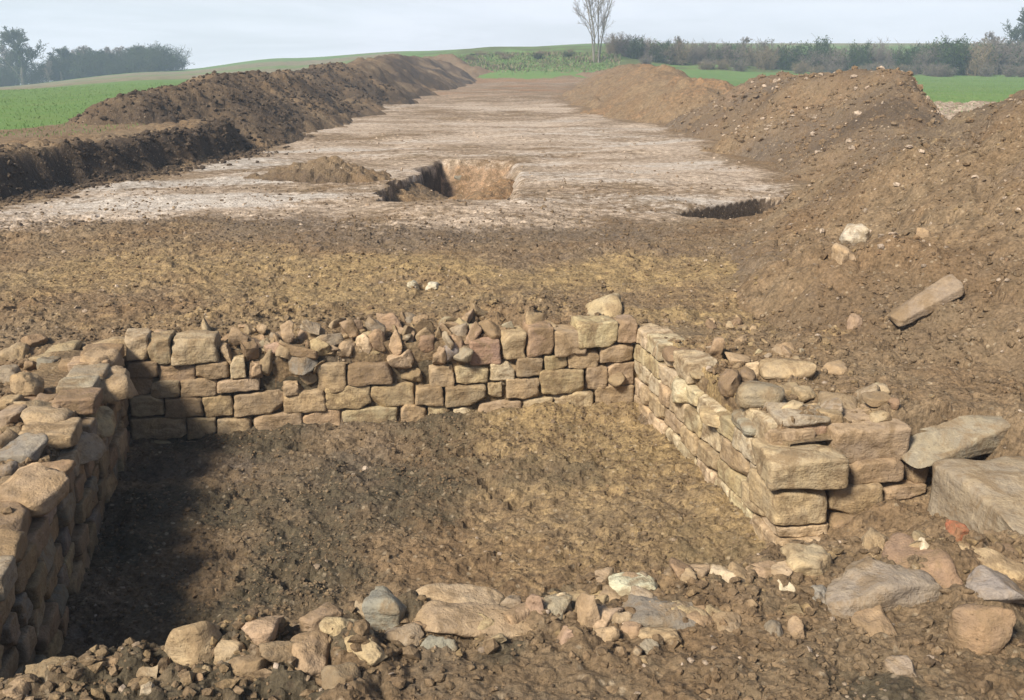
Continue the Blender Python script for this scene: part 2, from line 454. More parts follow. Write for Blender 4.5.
def stone_verts(dims, seed, sq=5.0, warp=.14, rough=.05, cuts=0, n=9, rot=0., tilt=(0, 0), taper=0., chips=0):
    r = np.random.default_rng(seed)
    P0, Q = cube_topo(n)
    P = np.sign(P0) * np.abs(P0) ** .85
    k = (np.abs(P) ** sq).sum(1) ** (1 / sq)
    P = P / k[:, None]
    cr = r.uniform(-warp, warp, (2, 2, 2, 3))
    a = (P + 1) / 2
    if taper: P[:, :2] *= (1 + .3 * taper - taper * np.clip(a[:, 2:3], 0, 1) ** 1.3)
    for i in (0, 1):
        for j in (0, 1):
            for l in (0, 1):
                w = (a[:, 0] if i else 1 - a[:, 0]) * (a[:, 1] if j else 1 - a[:, 1]) * (a[:, 2] if l else 1 - a[:, 2])
                P = P + w[:, None] * cr[i, j, l]
    for _ in range(cuts):
        nv = r.normal(size=3); nv /= np.linalg.norm(nv)
        d = r.uniform(.55, .85)
        over = np.clip(P @ nv - d, 0, None)
        P = P - over[:, None] * nv * .92
    for _ in range(chips):
        nv = np.sign(r.normal(size=3)) * (r.uniform(.25, 1, 3)); nv /= np.linalg.norm(nv)
        d = r.uniform(1.16, 1.46)
        over = np.clip(P @ nv - d, 0, None)
        P = P - over[:, None] * nv * .95
    nn = P / np.linalg.norm(P, axis=1)[:, None]
    D = np.array(dims) / 2
    W = P * D
    o = r.uniform(0, 90, 3); sz = float(min(dims))
    W = W + nn * (vn3(W / (.5 * sz) + o, 3) * rough * sz * 1.25 + vn3(W / (.2 * sz) + o, 5) * rough * sz * .8)[:, None]
    if tilt[0]:
        c, s = math.cos(tilt[0]), math.sin(tilt[0]); W = np.stack([W[:, 0], W[:, 1] * c - W[:, 2] * s, W[:, 1] * s + W[:, 2] * c], 1)
    if tilt[1]:
        c, s = math.cos(tilt[1]), math.sin(tilt[1]); W = np.stack([W[:, 0] * c + W[:, 2] * s, W[:, 1], -W[:, 0] * s + W[:, 2] * c], 1)
    return rotz(W, rot), Q

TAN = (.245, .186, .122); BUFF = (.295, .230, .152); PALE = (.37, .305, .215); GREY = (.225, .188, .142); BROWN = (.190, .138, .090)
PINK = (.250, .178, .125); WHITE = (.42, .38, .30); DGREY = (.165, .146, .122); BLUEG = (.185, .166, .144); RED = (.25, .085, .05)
def jit(c, r, a=.13):
    k = 1.24 + r.uniform(-a, a); return tuple(float(np.clip(v * k * (1 + r.uniform(-.04, .04)), 0, .85)) for v in c)

_sd = [1000]
def stone(name, parent, pos, dims, color, sq=5., warp=.14, rough=.05, cuts=0, n=9, rot=0., tilt=(0, 0), material=None, base=(0, 0, 0), taper=0., chips=0):
    _sd[0] += 1
    V, Q = stone_verts(dims, _sd[0], sq, warp, rough, cuts, n, rot, tilt, taper, chips)
    me = mesh_np(name, V, Q)
    return link(name, me, material or M_STONE, parent, np.array(pos) - np.array(base), jit(color, np.random.default_rng(_sd[0])))

# ------------------------------------------------------------------ the big grid: ground, field and mounds
def build_terrain():
    k = np.concatenate([np.linspace(-3.2, -.60, 44, endpoint=False), np.arange(-.60, .60, .0016), np.linspace(.60, 3.2, 45)])
    yn = np.linspace(-1.9, 2.0, 44, endpoint=False)
    ys = [2.0]
    while ys[-1] < 150: ys.append(ys[-1] + max(.0085, .0034 * ys[-1]))
    yf = np.geomspace(ys[-1] * 1.02, 420, 40)
    y = np.concatenate([yn, ys, yf])
    Yg, Kg = np.meshgrid(y, k, indexing='ij')
    Xg = (Yg + 2.5) * Kg
    R_, C_ = Xg.shape
    x = Xg.ravel(); y = Yg.ravel()
    zg = ground_z(x, y)
    idx = np.arange(R_ * C_).reshape(R_, C_)
    Q = np.stack([idx[:-1, :-1], idx[:-1, 1:], idx[1:, 1:], idx[1:, :-1]], -1).reshape(-1, 4)
    m = strip_mask(x, y)
    px = 512 + x / np.maximum(y, 3) * F * .985
    # ---- zones
    db, dr, dl, df, de = pit_frame(x, y)
    inpit = (db > -.1) & (dl > -.1) & (df > -.1) & ((dr > -.1) | ((de < 0) & (x < 2.1)))
    f1 = fbm(x, y, 1.6, 4, 61); f2 = fbm(x * .6, y, .5, 5, 62, .6); f3 = fbm(x * .4, y + f1 * .3, 1.8, 4, 63, .6)
    yy = y + f1 * 1.2
    pale = ss(9.6, 12.4, yy - .10 * x) * (.55 + .22 * f2 + .26 * f3) * (1 - .35 * ss(30, 60, y))
    pale = pale + .25 * ss(14, 12, y) * ss(11, 12, y) * ss(-1.5, -4, x)
    pale = np.clip(pale, 0, 1) * m
    xl = poly_x(LEFT_EDGE, y)
    pale = pale * ss(.3, 1.3, x - xl + f1 * .3) * ss(6.6, 5.2, x + f1 * .5 - (y > 25) * 1.2)
    rz = np.maximum(np.maximum(ridge_z(x, y, 'main'), ridge_z(x, y, 'far')), ridge_z(x, y, 'near'))
    spill = ss(.02, -.55, rz + f1 * .18)
    pale = pale * np.where(x < 9, spill, 1)
    sk = fbm(x * .35 + y * .12, y - .25 * x, 1.1, 5, 64, .6)
    lil = ss(9.8, 13.0, yy) * ss(60, 20, y) * (.10 + .62 * sk + .35 * ss(.5, -4, x) * ss(28, 16, y)) * m * ss(.2, 1.0, x - xl) * ss(6.4, 4.5, x)
    lil = np.clip(lil * spill, 0, .62)
    pale = np.clip(pale * (1.05 + .4 * sk), 0, 1)
    yellow = ss(6.3, 6.9, yy) * ss(10.2, 8.4, yy) * (.60 + .5 * f3) * m
    grey = ss(8.6, 9.8, yy) * ss(12.5, 10.8, yy) * (.40 + .4 * f3) * m * ss(3, 1, x)
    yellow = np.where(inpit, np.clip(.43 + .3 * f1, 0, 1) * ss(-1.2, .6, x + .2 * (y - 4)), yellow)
    yellow = yellow + .35 * ss(-.9, -.5, dr) * ss(.1, -.1, dr) * ss(3.9, 4.4, y) * (y < 7)
    yellow = np.where(inpit & (x > 1.25), .12 + .2 * f1, yellow)
    grey = grey + .75 * ss(3.5, 2.7, y) * ss(-.6, .5, f1)
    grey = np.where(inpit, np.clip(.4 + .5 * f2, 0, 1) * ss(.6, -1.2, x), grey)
    orange = ss(28, 60, y) * (.35 + .5 * f3) * m + .42 * ((x > -1.4) & (x < .3) & (y > 13.2) & (y < 18.6) & (zg < -.12))
    pale = np.where((x > 10) & (y > 22) & (y < 40), .55 + .3 * f2, pale)
    humus_and_shade = ss(.55, .02, np.abs(x - xl + .1)) * (y > 9) * (y < 90) + .9 * ((zg < -.10) & (x < -1.25) & (y > 12) & (y < 19))  # dark topsoil along the cut; trench's left side has shade painted in
    hole = (x > 1.8) & (x < 3.6) & (y > 11.2) & (y < 13.7) & (zg < -.06)
    humus_and_shade = np.clip(humus_and_shade + 1.0 * hole, 0, 1)  # slot interior coloured dark too, standing in for the shade inside it
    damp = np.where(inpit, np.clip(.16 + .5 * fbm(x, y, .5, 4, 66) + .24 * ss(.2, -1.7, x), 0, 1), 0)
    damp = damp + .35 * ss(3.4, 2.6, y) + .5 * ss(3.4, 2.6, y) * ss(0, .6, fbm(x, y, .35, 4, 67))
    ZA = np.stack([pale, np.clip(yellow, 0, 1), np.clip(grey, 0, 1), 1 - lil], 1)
    ZB = np.stack([np.clip(orange, 0, 1), humus_and_shade, np.clip(damp, 0, 1), np.ones_like(x)], 1)
    # grass: outside the strip
    g_left = (px < 520) & (y > 17.5 + f1 * .9) & (x < xl - 1.3)
    g_left &= ridge_z(x, y, 'left') < zg - .25 + f1 * .12
    g_left &= x < np.interp(y, [17, 18.4, 22, 28, 32], [-14, -9.0, -9.0, -8.2, -6.0]) + f1 * .25
    g_right = (x > 9.5 + f1 * .3) & (y > 35 + f1 * .5)
    g_far = (y > 85.5 + f1)
    grass = g_left | g_right | g_far
    stub = ss(76, 82, y + f1 * 1.5) * ss(150, 135, y + f1 * 4) * ss(430, 380, px)
    stub = stub * (1 - .55 * ss(98, 106, y) * ss(120, 112, y))
    stub = np.clip(stub + .6 * ss(150, 165, y) * ss(300, 380, px), 0, 1)
    rough = ss(90, 93, y) * ss(400, 440, px) * ss(135, 128, y) * (.55 + .4 * f1)
    ZC = np.stack([stub, np.clip(rough, 0, 1), np.zeros_like(x), np.ones_like(x)], 1)
    fg = grass[Q].mean(1) > .5
    fp = inpit[Q].mean(1) > .99
    fp &= (zg[Q].max(1) < -.18)
    V = np.stack([x, y, zg], 1)
    def sub(name, mask, material, attrs):
        q = Q[mask]; used, inv = np.unique(q, return_inverse=True)
        me = mesh_np(name, V2[used], inv.reshape(-1, 4), y[q].mean(1) > 15, {a: b_[used] for a, b_ in attrs.items()})
        return link(name, me, material)
    V2 = V
    # short crop: gives the near field edge some height
    tag(sub('field', fg, M_GRASS, {'zone_c': ZC}), kind='structure')
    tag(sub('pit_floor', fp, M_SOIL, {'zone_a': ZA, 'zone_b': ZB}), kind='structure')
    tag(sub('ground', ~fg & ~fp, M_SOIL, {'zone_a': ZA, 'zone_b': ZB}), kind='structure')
    # ---- mounds
    labels = {
        'left': ('spoil_bank', 'long dark brown spoil bank on the grass along the left edge of the stripped ground', 'spoil bank'),
        'end': ('spoil_bank', 'low brown spoil bank across the far end of the stripped ground', 'spoil bank'),
        'far': ('spoil_bank', 'far reddish brown spoil bank beyond the tall stony mound on the right', 'spoil bank'),
        'main': ('spoil_mound', 'tall stony brown spoil mound with humped crest in front of the green field', 'spoil mound'),
        'near': ('spoil_mound', 'near brown earth mound sloping down beside the pit with a slab on it', 'spoil mound'),
        'clump': ('earth_clump', 'low clump of dark earth at the foot of the stony spoil mound', 'earth mound'),
        'small': ('earth_mound', 'small brown earth mound left of the second trench', 'earth mound'),
        'fill': ('earth_mound', 'small heap of orange brown earth inside the second trench', 'earth mound'),
    }
    keys = list(RIDGES)
    CH = hit(930, 117)
    rx0, rx1 = {}, {}
    for kkey in keys:
        P = np.array(RIDGES[kkey]); ymin, ymax = P[:, 1].min() - 5, P[:, 1].max() + 5
        xmin, xmax = P[:, 0].min() - 5, P[:, 0].max() + 5
        vm = (x > xmin) & (x < xmax) & (y > ymin) & (y < ymax)
        ids = np.nonzero(vm)[0]
        zz = np.full(len(x), -99.0); zz[ids] = heap_z(x[ids], y[ids], kkey)
        keep = zz > zg - .06
        fm = (keep[Q].sum(1) >= 1) & (zz[Q].min(1) > -90)
        q = Q[fm]; used, inv = np.unique(q, return_inverse=True)
        hx, hy, hz = x[used], y[used], zz[used]
        f_ = fbm(hx, hy, 1.4, 4, SEEDK[kkey] + 7)
        z0 = np.zeros_like(hx); one = z0 + 1
        if kkey == 'left': za = [z0, z0, z0]; zb = [ss(36, 60, hy) * (.3 + .4 * f_), .50 + .4 * f_, z0]
        elif kkey == 'end': za = [z0, z0, .3 + .3 * f_]; zb = [.2 + .3 * f_, z0, z0]
        elif kkey == 'far': za = [z0, z0, z0]; zb = [.10 + .35 * f_, z0, z0]
        elif kkey == 'main': za = [.04 + .1 * f_, .05 + .2 * f_, .42 + .4 * f_]; zb = [.02 + .34 * fbm(hx, hy, 2.5, 2, 77), .30 + .3 * fbm(hx, hy, 1.9, 3, 79), z0]
        elif kkey == 'near': za = [z0 + .8 * ss(.8, .1, np.hypot((hx - CH[0]) / 1.0, (hy - CH[1]) / 1.8)), .08 + .25 * f_, .36 + .4 * f_]; zb = [z0, .26 + .3 * fbm(hx, hy, 1.9, 3, 79), z0]
        elif kkey == 'fill': za = [z0, z0, z0]; zb = [.4 + .3 * f_, z0, z0]
        else: za = [z0, z0, .3 + .3 * f_]; zb = [.15 + .3 * f_, .42 + .3 * f_, z0]
        za = np.clip(np.stack(za + [one], 1), 0, 1); zb = np.clip(np.stack(zb + [one], 1), 0, 1)
        me = mesh_np(labels[kkey][0], np.stack([hx, hy, hz], 1), inv.reshape(-1, 4), hy[inv.reshape(-1, 4)].mean(1) > 30, {'zone_a': za, 'zone_b': zb})
        tag(link(labels[kkey][0], me, M_SOIL), labels[kkey][1], labels[kkey][2])

build_terrain()

# ------------------------------------------------------------------ walls
def back_plane(px, py, off=0.):
    d = ray(px, py); p0 = BL + NB * off
    t = (p0 @ NB) / (d[:2] @ NB)
    P = np.array([0, 0, CAM_Z]) + d * t
    return (P[:2] - BL) @ UB, P[2]

Z1 = (80, 320, 5.383); Z2 = (240, 310, 5.383); Z3 = (400, 300, 5.); Z4 = (520, 290, 5.)
BACK = [
    (Z1, 240, 365, 95, 215, BUFF), (Z1, 370, 490, 100, 230, TAN), (Z1, 495, 738, 100, 235, BUFF),
    (Z1, 262, 420, 225, 300, BROWN), (Z1, 425, 615, 240, 330, TAN), (Z1, 625, 800, 235, 320, TAN), (Z1, 810, 885, 205, 315, PALE), (Z1, 905, 975, 235, 312, TAN),
    (Z1, 270, 380, 305, 400, TAN), (Z1, 385, 540, 325, 415, TAN), (Z1, 548, 730, 320, 410, TAN), (Z1, 735, 965, 322, 385, BUFF),
    (Z1, 270, 445, 408, 517, TAN), (Z1, 453, 660, 418, 517, BROWN), (Z1, 668, 820, 405, 520, TAN), (Z1, 828, 1098, 395, 515, TAN),
    (Z1, 270, 570, 525, 642, TAN), (Z1, 576, 735, 525, 640, TAN), (Z1, 742, 925, 528, 645, BUFF), (Z2, 78, 335, 562, 690, TAN),
    (Z1, 270, 520, 650, 745, TAN), (Z1, 528, 745, 648, 745, BROWN),
    (Z2, 415, 570, 292, 440, TAN), (Z2, 580, 812, 290, 402, BROWN), (Z2, 235, 312, 393, 455, BUFF),
    (Z2, 243, 460, 438, 552, BUFF), (Z2, 466, 702, 415, 530, BUFF), (Z2, 710, 942, 405, 520, TAN),
    (Z2, 340, 547, 545, 665, TAN), (Z2, 558, 848, 530, 645, BUFF), (Z3, 5, 128, 520, 628, TAN),
    (Z3, 140, 240, 525, 615, BUFF), (Z3, 265, 378, 538, 640, PALE), (Z3, 385, 605, 510, 632, TAN), (Z4, 18, 157, 540, 662, BUFF),
    (Z3, 82, 210, 433, 525, TAN), (Z3, 228, 418, 428, 525, TAN), (Z3, 442, 510, 418, 485, BUFF), (Z3, 530, 697, 395, 492, TAN),
    (Z3, 145, 270, 335, 437, TAN), (Z3, 280, 444, 335, 420, BUFF), (Z3, 453, 572, 315, 402, PALE), (Z4, -15, 115, 340, 428, TAN),
    (Z3, 350, 502, 208, 327, PINK), (Z3, 513, 632, 170, 302, TAN), (Z4, 45, 170, 190, 330, PINK), (Z4, 176, 322, 205, 322, TAN),
    (Z4, 290, 482, 162, 290, BUFF), (Z4, 487, 580, 155, 262, PINK),
    (Z4, 127, 232, 328, 407, TAN), (Z4, 243, 397, 308, 388, TAN), (Z4, 404, 572, 272, 358, TAN),
    (Z4, 103, 323, 398, 522, TAN), (Z4, 330, 432, 383, 492, TAN), (Z4, 440, 572, 365, 478, PINK),
    (Z4, 163, 372, 513, 607, BUFF), (Z4, 380, 570, 482, 592, TAN),
]
bbase = np.array([*(BL + BR) / 2, FLOOR])
bw = empty('stone_wall', bbase, 'coursed limestone back wall of the pit with ragged rubble along its top', 'stone wall')
yawB = math.atan2(UB[1], UB[0])
for zz, x0, x1, y0, y1, colr in BACK:
    P = [(zz[0] + a / zz[2], zz[1] + b / zz[2]) for a, b in ((x0, (y0 + y1) / 2), (x1, (y0 + y1) / 2), ((x0 + x1) / 2, y0), ((x0 + x1) / 2, y1))]
    sL = back_plane(*P[0])[0]; sR = back_plane(*P[1])[0]; zt = back_plane(*P[2])[1]; zb = back_plane(*P[3])[1]
    r = np.random.default_rng(int(x0 * 7 + y0 * 13))
    topc = y0 < 240 and zz in (Z1, Z3, Z4) and zt > -.25
    dep = r.uniform(.20, .26)
    off = r.uniform(-.012, .014)
    c = BL + UB * (sL + sR) / 2 + NB * (off - dep / 2 + .012)
    stone('facing_stone', bw, (c[0], c[1], (zt + zb) / 2), (max(.05, sR - sL + .004), dep, max(.05, zt - zb + .004)), colr,
          sq=r.uniform(16, 30), warp=.065, rough=.055, n=14, chips=3, rot=yawB + r.uniform(-.03, .03), tilt=(r.uniform(-.04, .04), r.uniform(-.02, .02)), base=bbase)

def core(name, parent, base, A, B, nrm, depth, front, z0, z1, seed):
    """earth and mortar body behind the facing stones"""
    L = np.linalg.norm(B - A); u = (B - A) / L
    nu, nz = max(4, int(L / .04)), max(4, int((z1 - z0) / .04))
    prof = [(0, z) for z in np.linspace(z0, z1, nz)] + [(d, z1) for d in np.linspace(.04, depth, max(3, int(depth / .05)))] + [(depth, z0)]
    S = np.linspace(0, L, nu)
    pr = np.array(prof)
    V = []
    for s in S:
        p = A + u * s
        for d, z in pr:
            q = p - nrm * (front + d); V.append((q[0], q[1], z))
    V = np.array(V)
    wob = vn3(V / .09 + seed, 2) * .018 + vn3(V / .3 + seed, 4) * .015
    V[:, :2] += nrm * wob[:, None]; V[:, 2] += np.where(V[:, 2] > z0 + .05, vn3(V / .12 + seed + 7, 3) * .02, 0)
    np_ = len(prof); Q = []
    for i in range(nu - 1):
        for j in range(np_ - 1):
            a = i * np_ + j; Q.append((a, a + np_, a + np_ + 1, a + 1))
    me = mesh_np(name, V - base, np.array(Q), True, {'zone_a': np.tile([0, .35, .2, 1], (len(V), 1)), 'zone_b': np.tile([0, .25, .15, 1], (len(V), 1))})
    return link(name, me, M_SOIL, parent)

core('core', bw, bbase, BL - UB * .1, BR + UB * .1, NB, .30, .06, FLOOR - .1, -.085, 5.)

def rubble(name, parent, base, pts, colors, smin, smax, seed, sink=.3, cuts=7, mats=None, plates=0):
    r = np.random.default_rng(seed)
    P = np.array(pts); Z = surf_z(P[:, 0], P[:, 1])
    for (x, y), z in zip(P, Z):
        s = smin + (smax - smin) * r.random() ** 1.8
        d = (s * r.uniform(.9, 1.5), s * r.uniform(.7, 1.1), s * r.uniform(.45, .85))
        if plates and r.random() < plates: d = (s * r.uniform(.9, 1.3), s * r.uniform(.28, .42), s * r.uniform(.8, 1.2))
        stone(name, parent, (x, y, z + d[2] * (.5 - sink)), d, colors[r.integers(len(colors))], sq=6, warp=.30, rough=.08, cuts=cuts, n=7,
              rot=r.uniform(0, 6.28), tilt=(r.uniform(-.6, .6), r.uniform(-.6, .6)), base=base, material=mats, chips=3)

r = np.random.default_rng(3)
# ragged core stones spilling over the middle of the back wall (a few fixed ones first)
def on_back(px, py, w, h, colr, out=.0, cuts=5, dep=None, tilt=(0, 0), name='rubble_stone'):
    s, z = back_plane(px, py, out)
    w_, h_ = w / F * 6.5, h / F * 6.6
    dep = dep or max(.09, .8 * w_)
    c = BL + UB * s + NB * (out - dep / 2)
    stone(name, bw, (c[0], c[1], z), (w_, dep, h_), colr, sq=6, warp=.28, rough=.08, cuts=cuts+2, n=9, rot=yawB + random.uniform(-.3, .3), tilt=tilt, base=bbase)
for a in [(301, 366, 31, 24, BLUEG, .05), (284, 352, 18, 24, TAN, .0), (318, 350, 22, 18, TAN, .0), (330, 343, 24, 16, GREY, -.03), (346, 352, 14, 22, PINK, .0),
          (256, 370, 15, 16, TAN, .02), (249, 352, 17, 22, BROWN, .0), (268, 362, 14, 26, BROWN, -.01), (364, 350, 20, 22, PALE, -.02), (380, 346, 16, 26, TAN, -.02),
          (402, 362, 30, 24, BUFF, .03), (396, 345, 16, 24, TAN, -.03), (425, 345, 20, 20, BROWN, -.04), (455, 352, 22, 22, BLUEG, .0), (441, 360, 14, 22, PINK, .01),
          (460, 332, 18, 14, GREY, -.12), (478, 331, 16, 12, TAN, -.12), (500, 336, 18, 14, TAN, -.10), (412, 378, 20, 14, BROWN, .0), (238, 340, 20, 18, BROWN, -.02),
          (226, 356, 12, 22, TAN, .01), (346, 370, 10, 20, BROWN, -.02), (310, 330, 22, 14, GREY, -.1), (288, 334, 16, 16, TAN, -.1), (375, 328, 26, 18, GREY, -.1), (350, 330, 20, 16, TAN, -.1)]:
    on_back(*a, tilt=(random.uniform(-.3, .3), random.uniform(-.6, .6)))
pts = []
for _ in range(95):
    s = r.uniform(.1, 3.3); w = r.uniform(.0, .6) ** 1.5 + .04; s = s if r.random() < .45 else r.uniform(.6, 2.2)
    pts.append(BL + UB * s - NB * w)
rubble('rubble_stone', bw, bbase, pts, [TAN, TAN, BROWN, GREY, BROWN, PINK], .07, .22, 17, .45, plates=.6)

# ---- right wall
rbase = np.array([*(BR + FR) / 2, FLOOR])
rw = empty('stone_wall', rbase, 'pale sunlit limestone right wall of the pit ending in large squared blocks', 'stone wall')
yawR = math.atan2(WR[1], WR[0])
r = np.random.default_rng(29)
zl = [FLOOR - .05, -.515, -.395, -.265, -.145, -.015]
for ci in range(5):
    s = r.uniform(-.12, .0)
    lim = RL - .16
    while s < lim:
        L = r.uniform(.17, .36)
        if s + L > lim - .06: L = lim - s
        if L < .07: break
        h = zl[ci + 1] - zl[ci]
        if ci == 4 and (s > RL * .42 and s < RL * .62): s += L; continue
        dep = r.uniform(.18, .24); off = r.uniform(-.010, .016) + (.0 if ci < 4 else -.01)
        hh = h - .012 + (r.uniform(-.03, .02) if ci == 4 else 0)
        c = BR + WR * (s + L / 2) + NR * (off - dep / 2 + .01)
        stone('facing_stone', rw, (c[0], c[1], zl[ci] + hh / 2), (L - .007, dep, hh + .005), [BUFF, PALE, BUFF, PALE][r.integers(4)],
              sq=r.uniform(18, 34), warp=.06, rough=.05, n=13, chips=3, rot=yawR + r.uniform(-.04, .04), tilt=(r.uniform(-.04, .04), 0), base=rbase)
        s += L
core('core', rw, rbase, BR - WR * .1, FR - WR * .12, NR, .62, .055, FLOOR - .1, -.075, 15.)

UE = UB; NE = NB
def end_plane(px, py, off=0.):
    d = ray(px, py); p0 = FR + NE * off
    t = (p0 @ NE) / (d[:2] @ NE)
    return np.array([0, 0, CAM_Z]) + d * t
def end_block(x0, x1, y0, y1, dep, colr, off=0., name='facing_stone', sq=9, warp=.10, tilt=(0, 0), extra=(0, 0)):
    a = end_plane(x0, (y0 + y1) / 2, off); b_ = end_plane(x1, (y0 + y1) / 2, off); t = end_plane((x0 + x1) / 2, y0, off); bt = end_plane((x0 + x1) / 2, y1, off)
    w = np.linalg.norm((b_ - a)[:2]); c = (a + b_)[:2] / 2 - NE * dep / 2
    stone(name, rw, (c[0], c[1], (t[2] + bt[2]) / 2), (w, dep, t[2] - bt[2]), colr, sq=sq + 9, warp=warp * .7, rough=.045, n=16, chips=4, rot=yawB + random.uniform(-.05, .05), tilt=tilt, base=rbase)
end_block(774, 850, 458, 490, .26, BUFF, .02, 'corner_block', tilt=(.03, .04))
end_block(776, 830, 492, 525, .34, BUFF, .0, 'corner_block')
end_block(781, 832, 527, 538, .30, PALE, .0, 'corner_block')
end_block(779, 858, 539, 572, .34, BUFF, .03, 'corner_block', warp=.15)
end_block(836, 912, 428, 462, .34, BUFF, -.10, 'corner_block', sq=10, tilt=(.05, .0))
end_block(853, 906, 463, 484, .30, TAN, -.06); end_block(832, 884, 487, 517, .28, TAN, -.03); end_block(886, 926, 486, 500, .25, TAN, -.06)
end_block(912, 930, 458, 485, .30, TAN, -.08); end_block(833, 880, 518, 545, .25, BROWN, .0); end_block(884, 930, 502, 530, .2, BROWN, -.05)
core('core', rw, rbase, FR - UB * -.08, FR + UB * .95, NB, .40, .17, FLOOR, -.10, 25.)

def place(x0, x1, y0, y1, color, parent=None, base=None, name='stone', flat=.5, sq=4., warp=.2, cuts=4, rough=.05, sink=.22, rot=None, label=None, n=10,
          material=None, cat='stone', group=None, z=None, tilt=None, fill=1.0, taper=0.):
    """a stone whose outline fills the given box of the photograph, standing where its lower edge meets the ground"""
    g = hit((x0 + x1) / 2, y1 - .12 * (y1 - y0)) if z is None else at_z((x0 + x1) / 2, y1 - .12 * (y1 - y0), z)
    d = ray((x0 + x1) / 2, (y0 + y1) / 2); al = math.atan2(-d[2], math.hypot(d[0], d[1]))
    dist = g[1] * CT + (CAM_Z - g[2]) * ST
    w = (x1 - x0) / F * dist * fill; Yv = (y1 - y0) / F * dist * fill
    dep = np.clip(flat * Yv / math.sin(al), .45 * w, 1.3 * w)
    h = max((Yv - dep * math.sin(al) * .8) / math.cos(al), .22 * min(w, dep), .03)
    hh = h * (1 + sink)
    c = np.array([g[0], g[1] + dep * .42, g[2] + h - hh / 2])
    if parent is None and y0 > 550: c[2] += (-.30 if x0 < 340 else -.24) * h if x1 - x0 < 48 or x0 < 340 else (.015 if x0 > 560 else -.10 * h)
    b = np.zeros(3) if base is None else base
    r_ = np.random.default_rng(int(x0 * 31 + y0 * 17))
    rt = r_.uniform(-.25, .25) if rot is None else rot
    tl = (r_.uniform(-.08, .08), r_.uniform(-.08, .08)) if tilt is None else tilt
    o = stone(name, parent, c, (w, dep, hh), color, sq=sq, warp=warp, rough=rough, cuts=cuts, n=n, rot=rt, tilt=tl, base=b, material=material or M_LOOSE, taper=taper, chips=5)
    if label: tag(o, label, cat, group)
    return o

for a in [(763, 819, 361, 381, BUFF, .55), (742, 786, 379, 411, GREY, .5), (796, 820, 389, 406, TAN, .4), (773, 831, 407, 432, GREY, .8), (798, 826, 426, 444, PINK, .3),
          (740, 779, 426, 452, BLUEG, .75), (825, 863, 391, 417, TAN, .6), (747, 760, 362, 380, PALE, .2), (824, 850, 362, 376, TAN, .5), (675, 712, 384, 422, PALE, .45),
          (706, 762, 410, 434, BUFF, .7), (635, 664, 327, 349, PALE, .6), (710, 725, 339, 361, TAN, .2), (722, 745, 376, 400, BROWN, .5), (668, 700, 356, 376, BROWN, .6),
          (690, 716, 372, 384, TAN, .6), (728, 752, 352, 366, TAN, .6), (780, 800, 384, 398, TAN, .5), (866, 892, 398, 412, BROWN, .5), (815, 845, 412, 428, TAN, .5), (655, 680, 345, 362, TAN, .6)]:
    place(*a[:5], parent=rw, base=rbase, name='rubble_stone', flat=a[5], sq=5, warp=.2, cuts=3)
pts = []
r = np.random.default_rng(41)
for _ in range(60):
    s = r.uniform(-.2, RL - .15); w = r.uniform(.12, .85)
    pts.append(BR + WR * s - NR * w)
rubble('rubble_stone', rw, rbase, pts, [TAN, BUFF, BROWN, GREY, TAN], .04, .13, 43, .4)

# ---- left wall
LEN_L = 3.9
lbase = np.array([*(BL + WL * 1.6), FLOOR])
lw = empty('stone_wall', lbase, 'shaded rough limestone left wall of the pit with big loose capstones', 'stone wall')
yawL = math.atan2(WL[1], WL[0])
r = np.random.default_rng(57)
zl = [FLOOR - .06, -.53, -.42, -.31, -.19, -.07, .03]
for ci in range(6):
    s = r.uniform(-.12, .0)
    while s < LEN_L:
        L = r.uniform(.14, .27); h = zl[ci + 1] - zl[ci]
        if ci == 5 and r.random() < .25: s += L; continue
        dep = r.uniform(.18, .26); off = r.uniform(-.025, .025)
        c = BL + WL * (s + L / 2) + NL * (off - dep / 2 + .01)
        stone('facing_stone', lw, (c[0], c[1], (zl[ci] + zl[ci + 1]) / 2), (L - .016, dep, h - .014 + r.uniform(-.012, .006)), [BROWN, DGREY, GREY, BROWN, TAN][r.integers(5)],  # darker mix than the other walls: shade deepened through stone colour
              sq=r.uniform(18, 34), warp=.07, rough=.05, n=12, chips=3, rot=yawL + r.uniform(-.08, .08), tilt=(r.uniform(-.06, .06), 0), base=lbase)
        s += L
core('core', lw, lbase, BL - WL * .1, BL + WL * LEN_L, NL, .35, .085, FLOOR - .1, -.05, 35.)
for a in [(80, 123, 338, 355, BUFF, .5), (61, 126, 374, 409, TAN, .6), (64, 107, 407, 436, BUFF, .5), (41, 92, 442, 472, GREY, .55), (10, 62, 408, 441, TAN, .5), (-6, 40, 438, 464, BLUEG, .5),
          (-12, 53, 474, 520, TAN, .55), (16, 68, 462, 480, BROWN, .6), (35, 58, 358, 377, DGREY, .5), (9, 34, 373, 399, TAN, .5), (26, 52, 352, 366, TAN, .5), (46, 74, 340, 356, TAN, .5),
          (-10, 19, 406, 430, GREY, .5), (-8, 16, 396, 410, TAN, .5), (32, 55, 394, 412, BROWN, .5), (44, 66, 396, 414, TAN, .5), (72, 110, 352, 376, TAN, .6), (56, 84, 358, 376, BROWN, .5),
          (-10, 14, 462, 480, DGREY, .5), (-8, 20, 346, 362, TAN, .5), (90, 120, 356, 372, BUFF, .6), (66, 98, 430, 448, BROWN, .6), (-10, 12, 366, 386, GREY, .5), (18, 40, 336, 350, BROWN, .5)]:
    place(*a[:5], parent=lw, base=lbase, name='capstone', flat=a[5], sq=4, warp=.22, cuts=4, rough=.075, sink=.5, n=11, z=None if a[1] < 60 and a[3] < 400 else None)
pts = []
for _ in range(64):
    s = r.uniform(-.3, 3.4); w = r.uniform(.12, 1.1)
    pts.append(BL + WL * s - NL * w)
rubble('rubble_stone', lw, lbase, pts, [TAN, BROWN, GREY, TAN, BUFF], .06, .17, 61, .42)

